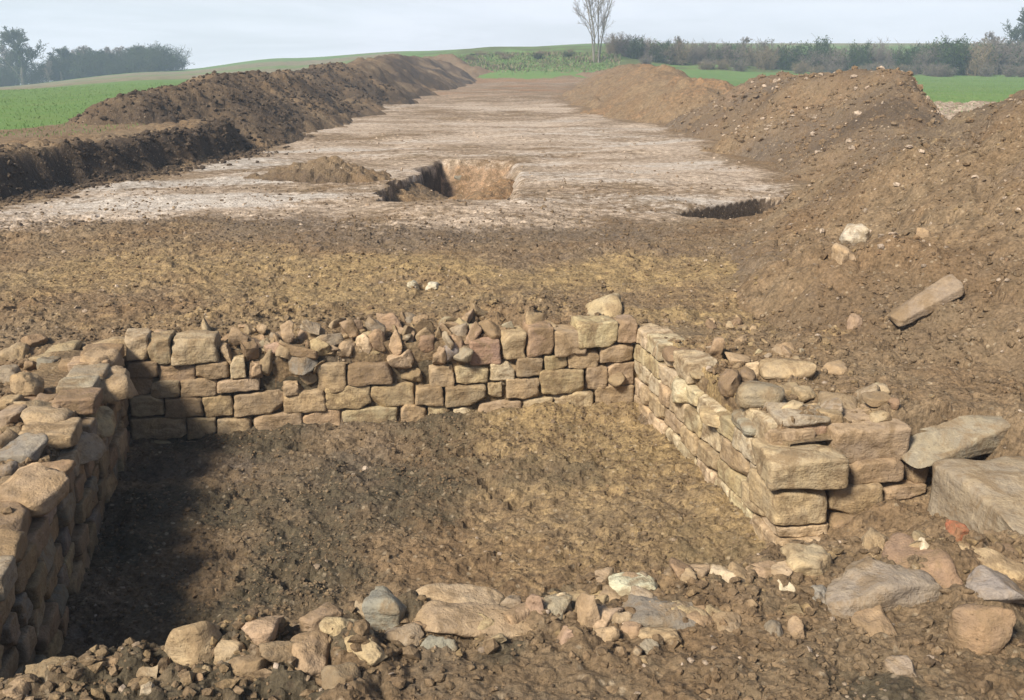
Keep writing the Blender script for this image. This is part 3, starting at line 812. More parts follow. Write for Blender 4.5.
# ---- slabs beside the slot on the right
def slab(c, dims, color, label, rot=0., tilt=(0, 0), warp=.12, cuts=1):
    o = stone('stone_slab', None, c, dims, color, sq=22, warp=warp, rough=.05, cuts=cuts, n=22, chips=4, rot=rot, tilt=tilt, material=M_LOOSE)
    return tag(o, label, 'stone slab')
slab((2.70, 3.98, -.305), (1.25, 1.16, .32), GREY, 'largest flat grey slab with a straight left edge above the slot', rot=.10, warp=.035, tilt=(.0, .02))
slab((2.18, 4.92, -.115), (.62, .62, .16), GREY, 'thin grey slab lying flat behind the squared end blocks', rot=.25, warp=.22, cuts=3)

# ------------------------------------------------------------------ loose stones along the near rim (each a thing)
RG = 'loose stones along the near rim of the pit'
LOOSE = [
    (150, 222, 615, 672, TAN, .35, 3.2, 'big pointed brown boulder with a shaded right face on the near rim', 'boulder'),
    (214, 242, 640, 665, BUFF, .5, 2.6, 'rounded buff stone tucked right of the big pointed boulder', 'stone'),
    (216, 278, 652, 686, BROWN, .5, 3.2, 'half buried sloping brown stone in front of the rounded buff stone', 'stone'),
    (273, 324, 632, 671, TAN, .45, 2.8, 'knobbly lumpy tan stone left of the flat tan stone pair', 'stone'),
    (194, 211, 663, 677, TAN, .5, 3, 'small tan stone in the soil below the big pointed boulder', 'stone'),
    (188, 204, 671, 684, BROWN, .5, 3, 'small brown stone lowest below the big pointed boulder', 'stone'),
    (137, 160, 665, 682, GREY, .5, 4, 'small grey stone at the left foot of the big pointed boulder', 'stone'),
    (138, 152, 684, 698, PALE, .5, 3, 'small pale stone at the lower left edge of the soil', 'stone'),
    (319, 356, 617, 636, BUFF, .6, 3.5, 'flat buff stone touching the left side of the grey angular slab', 'stone'),
    (362, 417, 592, 633, BLUEG, .5, 5, 'grey angular slab standing tilted on the rim', 'stone'),
    (339, 374, 631, 650, BUFF, .45, 5, 'squared buff stone under the left corner of the grey angular slab', 'stone'),
    (416, 500, 594, 623, BUFF, .5, 4, 'long buff stone, upper of the two long stones on the rim', 'stone'),
    (426, 552, 612, 643, TAN, .5, 4, 'longest tan stone, lower of the two long stones on the rim', 'stone'),
    (423, 456, 642, 652, BLUEG, .6, 3.5, 'thin grey flake lying in front of the longest tan stone', 'stone'),
    (412, 430, 624, 638, BROWN, .5, 4, 'small brown stone at the left end of the longest tan stone', 'stone'),
    (528, 545, 593, 614, PINK, .4, 4, 'small pinkish upright stone behind the longest tan stone', 'stone'),
    (500, 522, 595, 612, GREY, .5, 4, 'small dark grey stone between the long buff stone and the pinkish upright one', 'stone'),
    (550, 572, 590, 614, PALE, .35, 5, 'pale squared stone leaning left of the triangular wedge stone', 'stone'),
    (568, 604, 594, 630, TAN, .35, 4.5, 'triangular wedge stone standing on edge in the rim', 'stone'),
    (578, 610, 585, 599, TAN, .6, 5, 'flat tan stone behind the triangular wedge stone', 'stone'),
    (613, 658, 578, 600, WHITE, .5, 5, 'whitish long stone lying alone at the pit side of the rim', 'stone'),
    (602, 637, 612, 627, BUFF, .5, 4.5, 'flat buff stone right of the triangular wedge stone', 'stone'),
    (620, 642, 623, 642, TAN, .45, 2.8, 'round tan cobble under the left end of the dark grey slab', 'stone'),
    (588, 618, 626, 643, TAN, .5, 3, 'smooth tan stone left of the round tan cobble', 'stone'),
    (561, 579, 623, 641, PINK, .45, 3.5, 'small reddish stone below the triangular wedge stone', 'stone'),
    (633, 693, 608, 633, DGREY, .65, 4.5, 'dark grey layered slab sloping down to the right', 'stone'),
    (641, 679, 631, 643, BUFF, .5, 5, 'flat buff stone propping the front of the dark grey layered slab', 'stone'),
    (645, 665, 602, 615, TAN, .5, 3.5, 'small pointed tan stone behind the dark grey layered slab', 'stone'),
    (713, 746, 571, 587, PALE, .55, 4.5, 'pale flat stone by the pit edge left of the big buff stone', 'stone'),
    (792, 840, 556, 583, BUFF, .5, 4, 'big pale buff stone below the squared end blocks', 'stone'),
    (747, 782, 566, 579, TAN, .6, 5, 'low tan stone between the pale flat stone and the big buff stone', 'stone'),
    (779, 795, 580, 592, PALE, .5, 3, 'small yellowish round stone in the middle of the bare patch', 'stone'),
    (678, 720, 610, 628, BROWN, .55, 4, 'brown flat stone with a smaller stone resting behind it', 'stone'),
    (700, 728, 602, 616, TAN, .55, 4, 'tan flat stone resting behind the brown flat stone', 'stone'),
    (717, 745, 619, 635, TAN, .5, 3.6, 'tan stone just right of the brown flat stone', 'stone'),
    (770, 788, 622, 638, DGREY, .4, 4, 'small dark grey angular stone in the soil of the rim', 'stone'),
    (788, 803, 618, 640, PINK, .45, 3.5, 'pinkish stone touching the small dark grey angular stone', 'stone'),
    (790, 806, 600, 618, BROWN, .4, 4, 'small brown upright stone below the big pale buff stone', 'stone'),
    (814, 832, 586, 603, BLUEG, .45, 4, 'small blue grey stone left of the broad flat slab', 'stone'),
    (838, 934, 579, 613, GREY, .6, 4.5, 'broad flat grey topped slab on the rim below the slot', 'stone'),
    (900, 978, 556, 602, BROWN, .5, 3.6, 'big brown boulder in front of the slot', 'boulder'),
    (974, 1030, 556, 583, BUFF, .5, 4, 'buff stone at the right edge in front of the largest grey slab', 'stone'),
    (978, 1032, 580, 612, BLUEG, .6, 4, 'blue grey flat stone at the right edge of the rim', 'stone'),
    (970, 1022, 616, 663, BROWN, .45, 3, 'rounded brown boulder low at the right edge', 'boulder'),
    (897, 922, 659, 681, GREY, .45, 3.6, 'lone grey stone on the bare soil at the lower right', 'stone'),
    (863, 900, 612, 642, BROWN, .6, 3, 'half buried brown stone below the broad flat slab', 'stone'),
    (18, 66, 658, 684, BROWN, .5, 3, 'crumbly brown stone at the foot of the left wall', 'stone'),
    (92, 128, 652, 676, TAN, .5, 3, 'crumbly tan stone left of the big pointed boulder', 'stone'),
    (0, 22, 676, 700, TAN, .5, 3.4, 'tan stone in the lower left corner', 'stone'),
    (588, 625, 295, 321, BUFF, .5, 3.2, 'pale rough boulder on the soil above the back wall', 'boulder'),
    (847, 874, 227, 247, WHITE, .5, 2.8, 'white rounded stone on the earth slope', 'stone'),
    (834, 857, 246, 266, BUFF, .5, 3.2, 'buff stone just below the white rounded stone', 'stone'),
    (848, 862, 320, 332, PINK, .5, 3.2, 'small pinkish stone on the slope left of the long stone slab', 'stone'),
    (918, 932, 228, 239, TAN, .5, 3, 'small tan stone high on the earth slope', 'stone'),
    (920, 930, 542, 550, WHITE, .5, 3, 'tiny white stone lying in the slot', 'stone'),
    (950, 970, 526, 544, RED, .6, 6, 'broken red tile piece lying in the slot beside the largest slab', 'tile'),
    (426, 438, 282, 289, WHITE, .6, 4, 'right one of two tiny white flakes on the yellowish soil', 'stone'),
    (408, 419, 281, 289, WHITE, .6, 4, 'left one of two tiny white flakes on the yellowish soil', 'stone'),
    (452, 468, 178, 186, DGREY, .6, 4, 'small dark stone on the orange floor of the second trench', 'stone'),
    (84, 96, 648, 660, BROWN, .5, 3, 'small brown stone between the left wall and the crumbly tan stone', 'stone'),
    (640, 660, 643, 655, GREY, .5, 3.2, 'small grey stone half sunk in front of the flat propping stone', 'stone'),
]
for x0, x1, y0, y1, colr, fl, sq, lab, cat in LOOSE:
    nm = {'boulder': 'boulder', 'tile': 'tile_fragment'}.get(cat, 'loose_stone')
    rot = 0.0 if (x1 - x0) > 1.9 * (y1 - y0) else None
    place(x0, x1, y0, y1, colr, name=nm, flat=fl + .05 if any(w in lab for w in ('pointed', 'standing', 'upright', 'wedge', 'round')) else min(fl + .34, .95), sq=sq + 3.5, fill=(1.02 if 'pointed' in lab else 1.32 if x1 - x0 > 55 and x0 > 560 else 1.06 if x0 < 340 else 1.15) if y0 > 550 else 1.05, warp=.22, cuts=6, rough=.085, sink=.9, rot=rot, taper=.75 if ('triang' in lab or 'pointed brown' in lab) else .25, label=lab, n=12,
          cat=cat, group=RG if y0 > 550 and cat != 'tile' and y1 - y0 > 9 else None)

r = np.random.default_rng(303)
for i in range(44):
    x = float(r.uniform(-1.0, 2.1)); y = float(poly_x(RIM, x, 1, 0)) + float(r.normal(-.06, .11)); z = float(surf_z(x, y)[0]); q = float(r.uniform(.045, .12))
    o = stone('loose_stone', None, (x, y, z - q * .06), (q * r.uniform(1, 1.6), q, q * r.uniform(.4, .7)), [TAN, BROWN, BUFF, TAN, GREY][int(r.integers(5))], sq=7, warp=.26, rough=.09, cuts=6, n=8,
              rot=float(r.uniform(0, 6.28)), tilt=(float(r.normal(0, .25)), float(r.normal(0, .25))), material=M_LOOSE, chips=3)
    tag(o, 'small angular stone wedged between the larger stones of the near rim', 'stone', 'small stones wedged along the near rim')

# long broken slab lying across the slope
def plank():
    a = hit(890, 329); b_ = hit(957, 293)
    d = b_ - a; L = np.linalg.norm(d); u = d / L
    side = np.cross(u, [0, 0, 1]); side /= np.linalg.norm(side)
    up = np.cross(side, u)
    V, Q = stone_verts((L, .20, .06), 4242, 9, .10, .05, 1, 14)
    W = V[:, :1] * u + V[:, 1:2] * (side * .9 - up * .25) + V[:, 2:] * (up * .95 + side * .2)
    me = mesh_np('stone_slab', W, Q)
    tag(link('stone_slab', me, M_LOOSE, None, (a + b_) / 2 + np.array([0, 0, .06]), (.25, .195, .145)), 'long narrow broken slab lying aslant on the brown earth slope', 'stone slab')
plank()

# ------------------------------------------------------------------ crumbs and pebbles: nobody could count them
ICO_V, ICO_F = None, None
def ico():
    global ICO_V, ICO_F
    t = (1 + 5 ** .5) / 2
    V = np.array([(-1, t, 0), (1, t, 0), (-1, -t, 0), (1, -t, 0), (0, -1, t), (0, 1, t), (0, -1, -t), (0, 1, -t), (t, 0, -1), (t, 0, 1), (-t, 0, -1), (-t, 0, 1)], float)
    V /= np.linalg.norm(V[0])
    Fc = np.array([(0, 11, 5), (0, 5, 1), (0, 1, 7), (0, 7, 10), (0, 10, 11), (1, 5, 9), (5, 11, 4), (11, 10, 2), (10, 7, 6), (7, 1, 8), (3, 9, 4), (3, 4, 2), (3, 2, 6), (3, 6, 8),
                   (3, 8, 9), (4, 9, 5), (2, 4, 11), (6, 2, 10), (8, 6, 7), (9, 8, 1)])
    return V, Fc
ICO_V, ICO_F = ico()
def scatter(name, X, Y, S, seed, material, label, cat, attrs=None, flat=.7, sink=.34):
    r = np.random.default_rng(seed); n = len(X)
    Z = surf_z(X, Y)
    V = ICO_V[None] * (1 + r.uniform(-.38, .38, (n, 12, 1)))
    sc = np.stack([S * r.uniform(.8, 1.35, n), S * r.uniform(.7, 1.1, n), S * r.uniform(.45, .95, n) * flat / .7], 1) / 2
    V = V * sc[:, None]
    a = r.uniform(0, 6.28, n); tl = r.uniform(-.6, .6, n)
    y_, z_ = V[..., 1] * np.cos(tl)[:, None] - V[..., 2] * np.sin(tl)[:, None], V[..., 1] * np.sin(tl)[:, None] + V[..., 2] * np.cos(tl)[:, None]
    x_ = V[..., 0]
    V = np.stack([x_ * np.cos(a)[:, None] - y_ * np.sin(a)[:, None] + X[:, None], x_ * np.sin(a)[:, None] + y_ * np.cos(a)[:, None] + Y[:, None],
                  z_ + (Z + sc[:, 2] * (1 - 2 * sink))[:, None]], -1).reshape(-1, 3)
    Fc = (ICO_F[None] + (np.arange(n) * 12)[:, None, None]).reshape(-1, 3)
    at = {}
    for k_, arr in (attrs or {}).items(): at[k_] = np.repeat(arr, 12, axis=0)
    o = link(name, mesh_np(name, V, Fc, False, at), material)
    return tag(o, label, cat, None, 'stuff')

def persp_pts(n, ymin, ymax, seed, wide=.62):
    """points spread evenly over the picture's depth"""
    r = np.random.default_rng(seed)
    y = ymin * (ymax / ymin) ** (r.random(n) ** 1.0)
    x = (y + 1.0) * r.uniform(-wide, wide, n)
    return x, y, r

def clods():
    x, y, r = persp_pts(52000, 1.9, 14.5, 71)
    z0 = ground_z(x, y, False); inp = z0 < -.3
    m = np.where(fbm(x, y, .7, 3, 72) > -.1, 1, .25) * np.where(z0 < -.3, .8, 1.0)
    m = m * (1 - .75 * ss(10.5, 12.5, y))
    keep = r.random(len(x)) < m; x, y = x[keep], y[keep]; inp = inp[keep]; n = len(x)
    s = .007 + .034 * r.random(n) ** 6 + .0030 * y * r.random(n)
    s = s * np.where(inp, .6, 1.0) * (1 - .25 * ss(6.5, 7.5, y))
    ya = ss(6.3, 7, y) * ss(10, 8.4, y); gr = ss(8.6, 9.8, y)
    za = np.stack([np.zeros(n), ya * .6 * r.random(n), gr * .8 * r.random(n), np.ones(n)], 1)
    zb = np.stack([.15 * r.random(n), .55 * r.random(n) ** 3, .3 * r.random(n) ** 2, np.ones(n)], 1)
    scatter('soil_crumbs', x, y, s, 73, M_SOIL, 'loose crumbs of brown soil strewn over the trampled ground', 'soil', {'zone_a': za, 'zone_b': zb})
    r = np.random.default_rng(84); n = 26000
    y = r.uniform(2.8, 6.7, n); x = r.uniform(-2.5, 1.4, n); z0 = ground_z(x, y, False)
    keep = (z0 < -.3) & (fbm(x, y, .45, 3, 85) > r.normal(0, .3, n)); x, y = x[keep], y[keep]; n = len(x)
    s = .006 + .016 * r.random(n) ** 3
    za = np.stack([.15 * r.random(n), .35 * r.random(n), .5 * r.random(n), np.ones(n)], 1); zb = np.stack([np.zeros(n), .5 * r.random(n) ** 3, .4 * r.random(n), np.ones(n)], 1)
    scatter('soil_crumbs', x, y, s, 86, M_SOIL, 'fine crumbs of trodden earth on the floor of the pit', 'soil', {'zone_a': za, 'zone_b': zb})
    # crumbs on the mounds
    xs, ys = [], []
    r = np.random.default_rng(74); yc = r.uniform(10, 21, 2600); xc = poly_x(LEFT_EDGE, yc) + r.normal(.1, .35, 2600)
    r = np.random.default_rng(75)
    for (x0, x1, y0, y1, n) in ((2.2, 7.5, 4.8, 11.5, 5000), (2.8, 9, 11, 32, 8000), (-9.5, -4.8, 16.5, 45, 6000)):
        yy = y0 * (y1 / y0) ** r.random(n); xs.append(r.uniform(x0, x1, n)); ys.append(yy)
    x = np.concatenate(xs); y = np.concatenate(ys)
    zz = np.full(len(x), -9.)
    for k_ in ('left', 'main', 'near', 'clump'): zz = np.maximum(zz, heap_z(x, y, k_))
    keep = zz > ground_z(x, y, False) + .03; x, y = np.concatenate([x[keep], xc]), np.concatenate([y[keep], yc]); n = len(x)
    s = .012 + .07 * r.random(n) ** 5 * np.clip(y / 12, .4, 1.6) + .0012 * y
    lf = (x < 0).astype(float)
    za = np.stack([np.where(lf > 0, 0, .7 * (r.random(n) > .88)), .2 * r.random(n), .5 * r.random(n), np.ones(n)], 1)
    zb = np.stack([.3 * r.random(n), lf * .8 + .3 * r.random(n) ** 3, np.zeros(n), np.ones(n)], 1)
    scatter('soil_crumbs', x, y, s, 76, M_SOIL, 'clods of earth lying all over the spoil mounds', 'soil', {'zone_a': za, 'zone_b': zb})
    x, y, r = persp_pts(1700, 2.0, 26, 77)
    z0 = ground_z(x, y, False)
    keep = (strip_mask(x, y) > .5) & ((z0 > -.3) | (r.random(len(x)) < .3)); x, y = x[keep], y[keep]; n = len(x)
    s = .006 + .022 * r.random(n) ** 4 + .0020 * y
    za = np.stack([.25 + .5 * r.random(n), np.zeros(n), np.zeros(n), np.ones(n)], 1); zb = np.zeros((n, 4)); zb[:, 3] = 1
    scatter('pebbles', x, y, s, 78, M_SOIL, 'pale limestone chips and pebbles scattered in the soil', 'pebbles', {'zone_a': za, 'zone_b': zb})
clods()

# chunky rubble crumbs on the wall heads and the rim, where the soil is full of stone chips
def chips():
    r = np.random.default_rng(81); X = []; Y = []
    for A, U, N_, L, w in ((BL, UB, NB, 3.3, .75), (BR, WR, NR, 2.2, .9), (BL, WL, NL, 3.5, 1.4)):
        n = 1100; s = r.uniform(-.2, L, n); d = .04 + w * r.random(n) ** 1.3
        P = A[None] + U[None] * s[:, None] - N_[None] * d[:, None]; X.append(P[:, 0]); Y.append(P[:, 1])
    n = 1700; xr = r.uniform(-1.9, 2.6, n); X.append(xr); Y.append(poly_x(RIM, xr, 1, 0) + r.normal(0, .12, n) - .08)
    X = np.concatenate(X); Y = np.concatenate(Y); n = len(X)
    s = .010 + .045 * r.random(n) ** 3.4
    za = np.stack([.22 * r.random(n), .5 * r.random(n), .3 * r.random(n), np.ones(n)], 1)
    zb = np.stack([.15 * r.random(n), .3 * r.random(n) ** 2, np.zeros(n), np.ones(n)], 1)
    scatter('stone_chips', X, Y, s, 82, M_SOIL, 'small stone chips in the soil on the wall heads and along the rim', 'stone chips', {'zone_a': za, 'zone_b': zb})
chips()

# ------------------------------------------------------------------ young crop: short blades
def blades(name, label, boxes, seed, hgt):
    r = np.random.default_rng(seed); X = []; Y = []
    for px0, px1, y0, y1, n in boxes:
        y = y0 * (y1 / y0) ** r.random(n); px = r.uniform(px0, px1, n); X.append((px - 512) / F * (y * .985)); Y.append(y)
    X = np.concatenate(X); Y = np.concatenate(Y)
    xl = poly_x(LEFT_EDGE, Y)
    keep = np.where(X < 0, (X < xl - 1.6) & (heap_z(X, Y, 'left') < ground_z(X, Y, False)), (X > 9.8)); X, Y = X[keep], Y[keep]; n = len(X)
    Z = ground_z(X, Y)
    a = r.uniform(0, 6.28, n); h = hgt * r.uniform(.5, 1.2, n); w = .006 + .0004 * Y
    lean = r.normal(0, .35, (n, 2)) * h[:, None]
    V = np.stack([np.stack([X - np.cos(a) * w, Y - np.sin(a) * w, Z - .02], 1), np.stack([X + np.cos(a) * w, Y + np.sin(a) * w, Z - .02], 1),
                  np.stack([X + lean[:, 0], Y + lean[:, 1], Z + h], 1)], 1).reshape(-1, 3)
    Fc = np.arange(3 * n).reshape(-1, 3)
    me = mesh_np(name, V, Fc, False, {'zone_c': np.tile([0, 0, 0, 1], (3 * n, 1))})
    tag(link(name, me, M_GRASS), label, 'grass', None, 'stuff')
blades('grass', 'short young green crop covering the field behind the left spoil bank', [(-260, 330, 16.5, 60, 14000)], 91, .04)
blades('grass', 'short young green crop covering the field behind the right spoil mounds', [(780, 1250, 28, 92, 10000)], 92, .05)

def bank_grass():
    r = np.random.default_rng(95); n = 16000
    Y = r.uniform(89, 103, n) + r.normal(0, .8, n); px = 395 + 225 * r.random(n) ** .9; X = (px - 512) / F * (Y * .96 + .2); Z = ground_z(X, Y)
    pt = fbm(X, Y, 3.5, 3, 96); h = (.05 + .13 * r.random(n) ** 2) * (1 + 1.2 * ss(-.1, .6, pt)); a = r.uniform(0, 6.28, n); w = .05 + .06 * r.random(n)
    ln = r.normal(0, .4, (n, 2)) * h[:, None]
    V = np.stack([np.stack([X - np.cos(a) * w, Y - np.sin(a) * w, Z - .03], 1), np.stack([X + np.cos(a) * w, Y + np.sin(a) * w, Z - .03], 1), np.stack([X + ln[:, 0], Y + ln[:, 1], Z + h], 1)], 1).reshape(-1, 3)
    c = np.zeros((n, 4)); c[:, 3] = 1; c[:, 0] = np.where(r.random(n) < .35 + .3 * pt, .9, 0); c[:, 1] = np.where(c[:, 0] > 0, 0, .75 * r.random(n))
    o = link('rough_grass', mesh_np('rough_grass', V, np.arange(3 * n).reshape(-1, 3), False, {'zone_c': np.repeat(c, 3, 0)}), M_GRASS)
    tag(o, 'tufted green and straw coloured rough grass on the bank around the lone tree', 'grass', None, 'stuff')
bank_grass()

# ------------------------------------------------------------------ bare winter trees, bushes
def tube(segs, sides):
    P0 = np.array([s[0] for s in segs]); P1 = np.array([s[1] for s in segs]); R0 = np.array([s[2] for s in segs]); R1 = np.array([s[3] for s in segs])
    d = P1 - P0; d /= np.linalg.norm(d, axis=1)[:, None] + 1e-9
    ref = np.where(np.abs(d[:, 2:3]) > .9, np.array([[1., 0, 0]]), np.array([[0, 0, 1.]]))
    u = np.cross(d, ref); u /= np.linalg.norm(u, axis=1)[:, None]; v = np.cross(d, u)
    n = len(segs); V = np.zeros((n, 2 * sides, 3))
    for k in range(sides):
        a = 2 * math.pi * k / sides; o = u * math.cos(a) + v * math.sin(a)
        V[:, k] = P0 + o * R0[:, None]; V[:, sides + k] = P1 + o * R1[:, None]
    Q = np.array([(k, (k + 1) % sides, sides + (k + 1) % sides, sides + k) for k in range(sides)])
    return V.reshape(-1, 3), (Q[None] + (np.arange(n) * 2 * sides)[:, None, None]).reshape(-1, 4)

def grow(H, seed, stems=1, upright=.75, spread=.6, r0=None, depth=5, kids=(4, 6), first=.25, twig=.012, blen=1.):
    r = np.random.default_rng(seed); big = []; small = []
    def branch(p, d, L, rad, lev):
        nseg = 4 if lev <= 1 else 3
        pts = [p]; q = p.copy(); dd = d.copy()
        for i in range(nseg):
            dd = dd + r.normal(0, .10 + .05 * lev, 3) + np.array([0, 0, .06 * upright * lev]); dd /= np.linalg.norm(dd)
            q = q + dd * L / nseg; pts.append(q.copy())
            ra = max(twig, rad * (1 - .62 * i / nseg)); rb = max(twig * .7, rad * (1 - .62 * (i + 1) / nseg))
            (big if lev <= 1 else small).append((pts[-2], pts[-1], ra, rb))
        if lev >= depth: return
        for _ in range(r.integers(*kids)):
            t = r.uniform(first if lev == 0 else .2, 1.0); f = t * nseg; i = min(int(f), nseg - 1)
            bp = pts[i] + (pts[i + 1] - pts[i]) * (f - i)
            base = (pts[i + 1] - pts[i]); base /= np.linalg.norm(base)
            side = r.normal(size=3); side -= base * (side @ base); side /= np.linalg.norm(side)
            nd = base * upright + side * spread + np.array([0, 0, .12]); nd /= np.linalg.norm(nd)
            branch(bp, nd, L * blen * r.uniform(.42, .68) * (1.15 - .35 * t), max(twig, rad * .5), lev + 1)
    for s in range(stems):
        a = r.uniform(0, 6.28); a = a if stems < 3 else s * 1.6 + .3; tl = .05 if stems == 1 else r.uniform(.04, .09)
        branch(np.array([math.cos(a), math.sin(a), 0]) * (.0 if stems == 1 else r0 * 1.2 if stems < 3 else .28), np.array([math.cos(a) * tl, math.sin(a) * tl, 1.]), H * (.62 if stems == 1 else r.uniform(.55, .68)), r0, 0)
    return big, small

def tree_meshes(key, H, seed, twigmat, barkmat, ivy=0, **kw):
    big, small = grow(H, seed, **kw)
    zs = max(max(s[1][2] for s in big), max(s[1][2] for s in small)); k = H / zs
    sc = lambda L: [(a * k, b * k, ra, rb) for a, b, ra, rb in L]
    big, small = sc(big), sc(small)
    V, Q = tube(big, 6); mt = mesh_np('trunk', V, Q); mt.materials.append(barkmat)
    V, Q = tube(small, 3); mc = mesh_np('crown', V, Q); mc.materials.append(twigmat)
    mi = None
    if ivy:
        r = np.random.default_rng(seed + 5); n = ivy
        pick = r.integers(0, len(big), n); t = r.random(n)[:, None]
        A = np.array([s[0] for s in big])[pick]; B = np.array([s[1] for s in big])[pick]
        P = A + (B - A) * t + r.normal(0, .16, (n, 3)); P = P[P[:, 2] < H * .72]; n = len(P)
        a = r.normal(size=(n, 3)); a /= np.linalg.norm(a, axis=1)[:, None]; b_ = np.cross(a, r.normal(size=(n, 3))); b_ /= np.linalg.norm(b_, axis=1)[:, None]
        s = r.uniform(.06, .13, n)[:, None]
        V = np.stack([P - a * s, P + b_ * s * .7, P + a * s, P - b_ * s * .7], 1).reshape(-1, 3)
        mi = mesh_np('ivy', V, np.arange(4 * n).reshape(-1, 4), False); mi.materials.append(M_IVY)
    return mt, mc, mi

def bush_meshes(H, seed, twigmat, leaves=0, stems=16, wide=.5):
    """a thicket: many stems from the ground, fine twigs, a few leaves"""
    r = np.random.default_rng(seed); big = []; small = []
    for s in range(stems):
        a = r.uniform(0, 6.28); rr = wide * H * r.random() ** .6
        p = np.array([math.cos(a) * rr * .7, math.sin(a) * rr * .5, 0]); d = np.array([math.cos(a) * .45 * rr / H, math.sin(a) * .3, 1.]); L = H * r.uniform(.55, 1.0)
        pts = [p]
        for i in range(4):
            d = d + r.normal(0, .16, 3); d[2] = max(d[2], .35); d /= np.linalg.norm(d)
            pts.append(pts[-1] + d * L / 4); big.append((pts[-2], pts[-1], .035 * (1 - i / 5), .035 * (1 - (i + 1) / 5)))
        for _ in range(20):
            i = r.integers(0, 4); t = r.random(); bp = pts[i] + (pts[i + 1] - pts[i]) * t
            dd = r.normal(0, 1, 3); dd[2] = abs(dd[2]) * .9 + .2; dd /= np.linalg.norm(dd)
            l = H * r.uniform(.12, .34); q = bp + dd * l; small.append((bp, q, .016, .012))
            for _ in range(5):
                t2 = r.random(); b2 = bp + dd * l * t2; d2 = dd * .6 + r.normal(0, .7, 3); d2 /= np.linalg.norm(d2); small.append((b2, b2 + d2 * l * r.uniform(.3, .6), .013, .010))
    V, Q = tube(big + small, 3); mc = mesh_np('branches', V, Q); mc.materials.append(twigmat)
    mi = None
    if leaves:
        S = np.array([s[1] for s in small]); P = S[r.integers(0, len(S), leaves)] + r.normal(0, .10, (leaves, 3)); P = P[P[:, 2] > .05]; n = len(P)
        a = r.normal(size=(n, 3)); a /= np.linalg.norm(a, axis=1)[:, None]; b_ = np.cross(a, r.normal(size=(n, 3))); b_ /= np.linalg.norm(b_, axis=1)[:, None]
        s = r.uniform(.05, .11, n)[:, None]
        V = np.stack([P - a * s, P + b_ * s * .7, P + a * s, P - b_ * s * .7], 1).reshape(-1, 3)
        mi = mesh_np('leaves', V, np.arange(4 * n).reshape(-1, 4), False); mi.materials.append(M_IVY)
    return mc, mi
def put_bush(meshes, x, y, scale, rz, label, group):
    z = float(ground_z(np.array([x]), np.array([y]), False)[0])
    t = empty('bush', (x, y, z - .08), label, 'bush', group); t.rotation_euler = (0, 0, rz); t.scale = scale
    for nm, me in zip(('branches', 'leaves'), meshes):
        if me is not None:
            o = bpy.data.objects.new(nm, me); C.objects.link(o); o.parent = t
    return t

_base_ivy = {}
def put_tree(name, meshes, x, y, scale, rz, label, cat, group=None, sink=.1):
    z = float(ground_z(np.array([x]), np.array([y]), False)[0])
    t = empty(name, (x, y, z - sink), label, cat, group); t.rotation_euler = (0, 0, rz); t.scale = (scale[0], scale[0], scale[1])
    for nm, me in zip(('trunk', 'crown', 'ivy'), meshes):
        if me is not None:
            o = bpy.data.objects.new(nm, me); C.objects.link(o); o.parent = t
    return t

def X_at(px, y): return (px - 512) / F * (y * .96 + .2)

# the lone tree on the green bank
lone = tree_meshes('lone', 12.5, 311, M_TWIG, M_PALEBARK, stems=4, upright=.8, spread=.55, r0=.075, depth=3, kids=(9, 13), first=.12, twig=.008, blen=.6)
put_tree('bare_tree', lone, X_at(596, 93), 93, (.85, 1.), .4, 'lone tall bare tree with three pale upright stems on the green bank', 'tree')

# distant copse on the left skyline
kinds = [tree_meshes('a', 9.5, 401, M_TWIGG, M_BARK, 2200, stems=1, upright=.8, spread=.75, r0=.28, depth=4, kids=(6, 9), first=.10, twig=.035),
         tree_meshes('b', 9.5, 402, M_TWIG, M_BARK, 700, stems=2, upright=.8, spread=.65, r0=.20, depth=4, kids=(5, 8), first=.08, twig=.035),
         tree_meshes('c', 9.5, 403, M_TWIGG, M_BARK, 900, stems=1, upright=.7, spread=.8, r0=.22, depth=4, kids=(6, 9), first=.06, twig=.035),
         tree_meshes('d', 9.5, 404, M_TWIG, M_BARK, 500, stems=1, upright=.8, spread=.6, r0=.22, depth=4, kids=(6, 9), first=.10, twig=.035)]
def base_y_to_z(px, y): return float(ground_z(np.array([X_at(px, y)]), np.array([float(y)]), False)[0])
def tree_top(px, y, top_py):
    zt = CAM_Z + y * math.tan(math.atan((350 - top_py) / F) - PITCH); return zt - base_y_to_z(px, y)
GC = 'trees in the distant copse'
copse = [(21, 150, 27, 0, 1.4, 'tallest bare tree of the skyline copse, standing clear at its left end'), (3, 158, 44, 1, .8, 'slim bare tree at the left edge of the photo behind the tallest one'),
         (36, 158, 62, 2, .8, 'low bare tree filling the gap just right of the tallest tree'), (46, 150, 60, 1, .7, 'second low bare tree in the gap right of the tallest tree'),
         (184, 165, 61, 2, .8, 'lowest rounded tree at the right end of the skyline copse')]
for px, y, tp, k, w, lab in copse:
    h = tree_top(px, y, tp) + .3; put_tree('bare_tree', kinds[k], X_at(px, y), y, (h / 9.5 * w, h / 9.5), px * .7, lab, 'tree', GC)
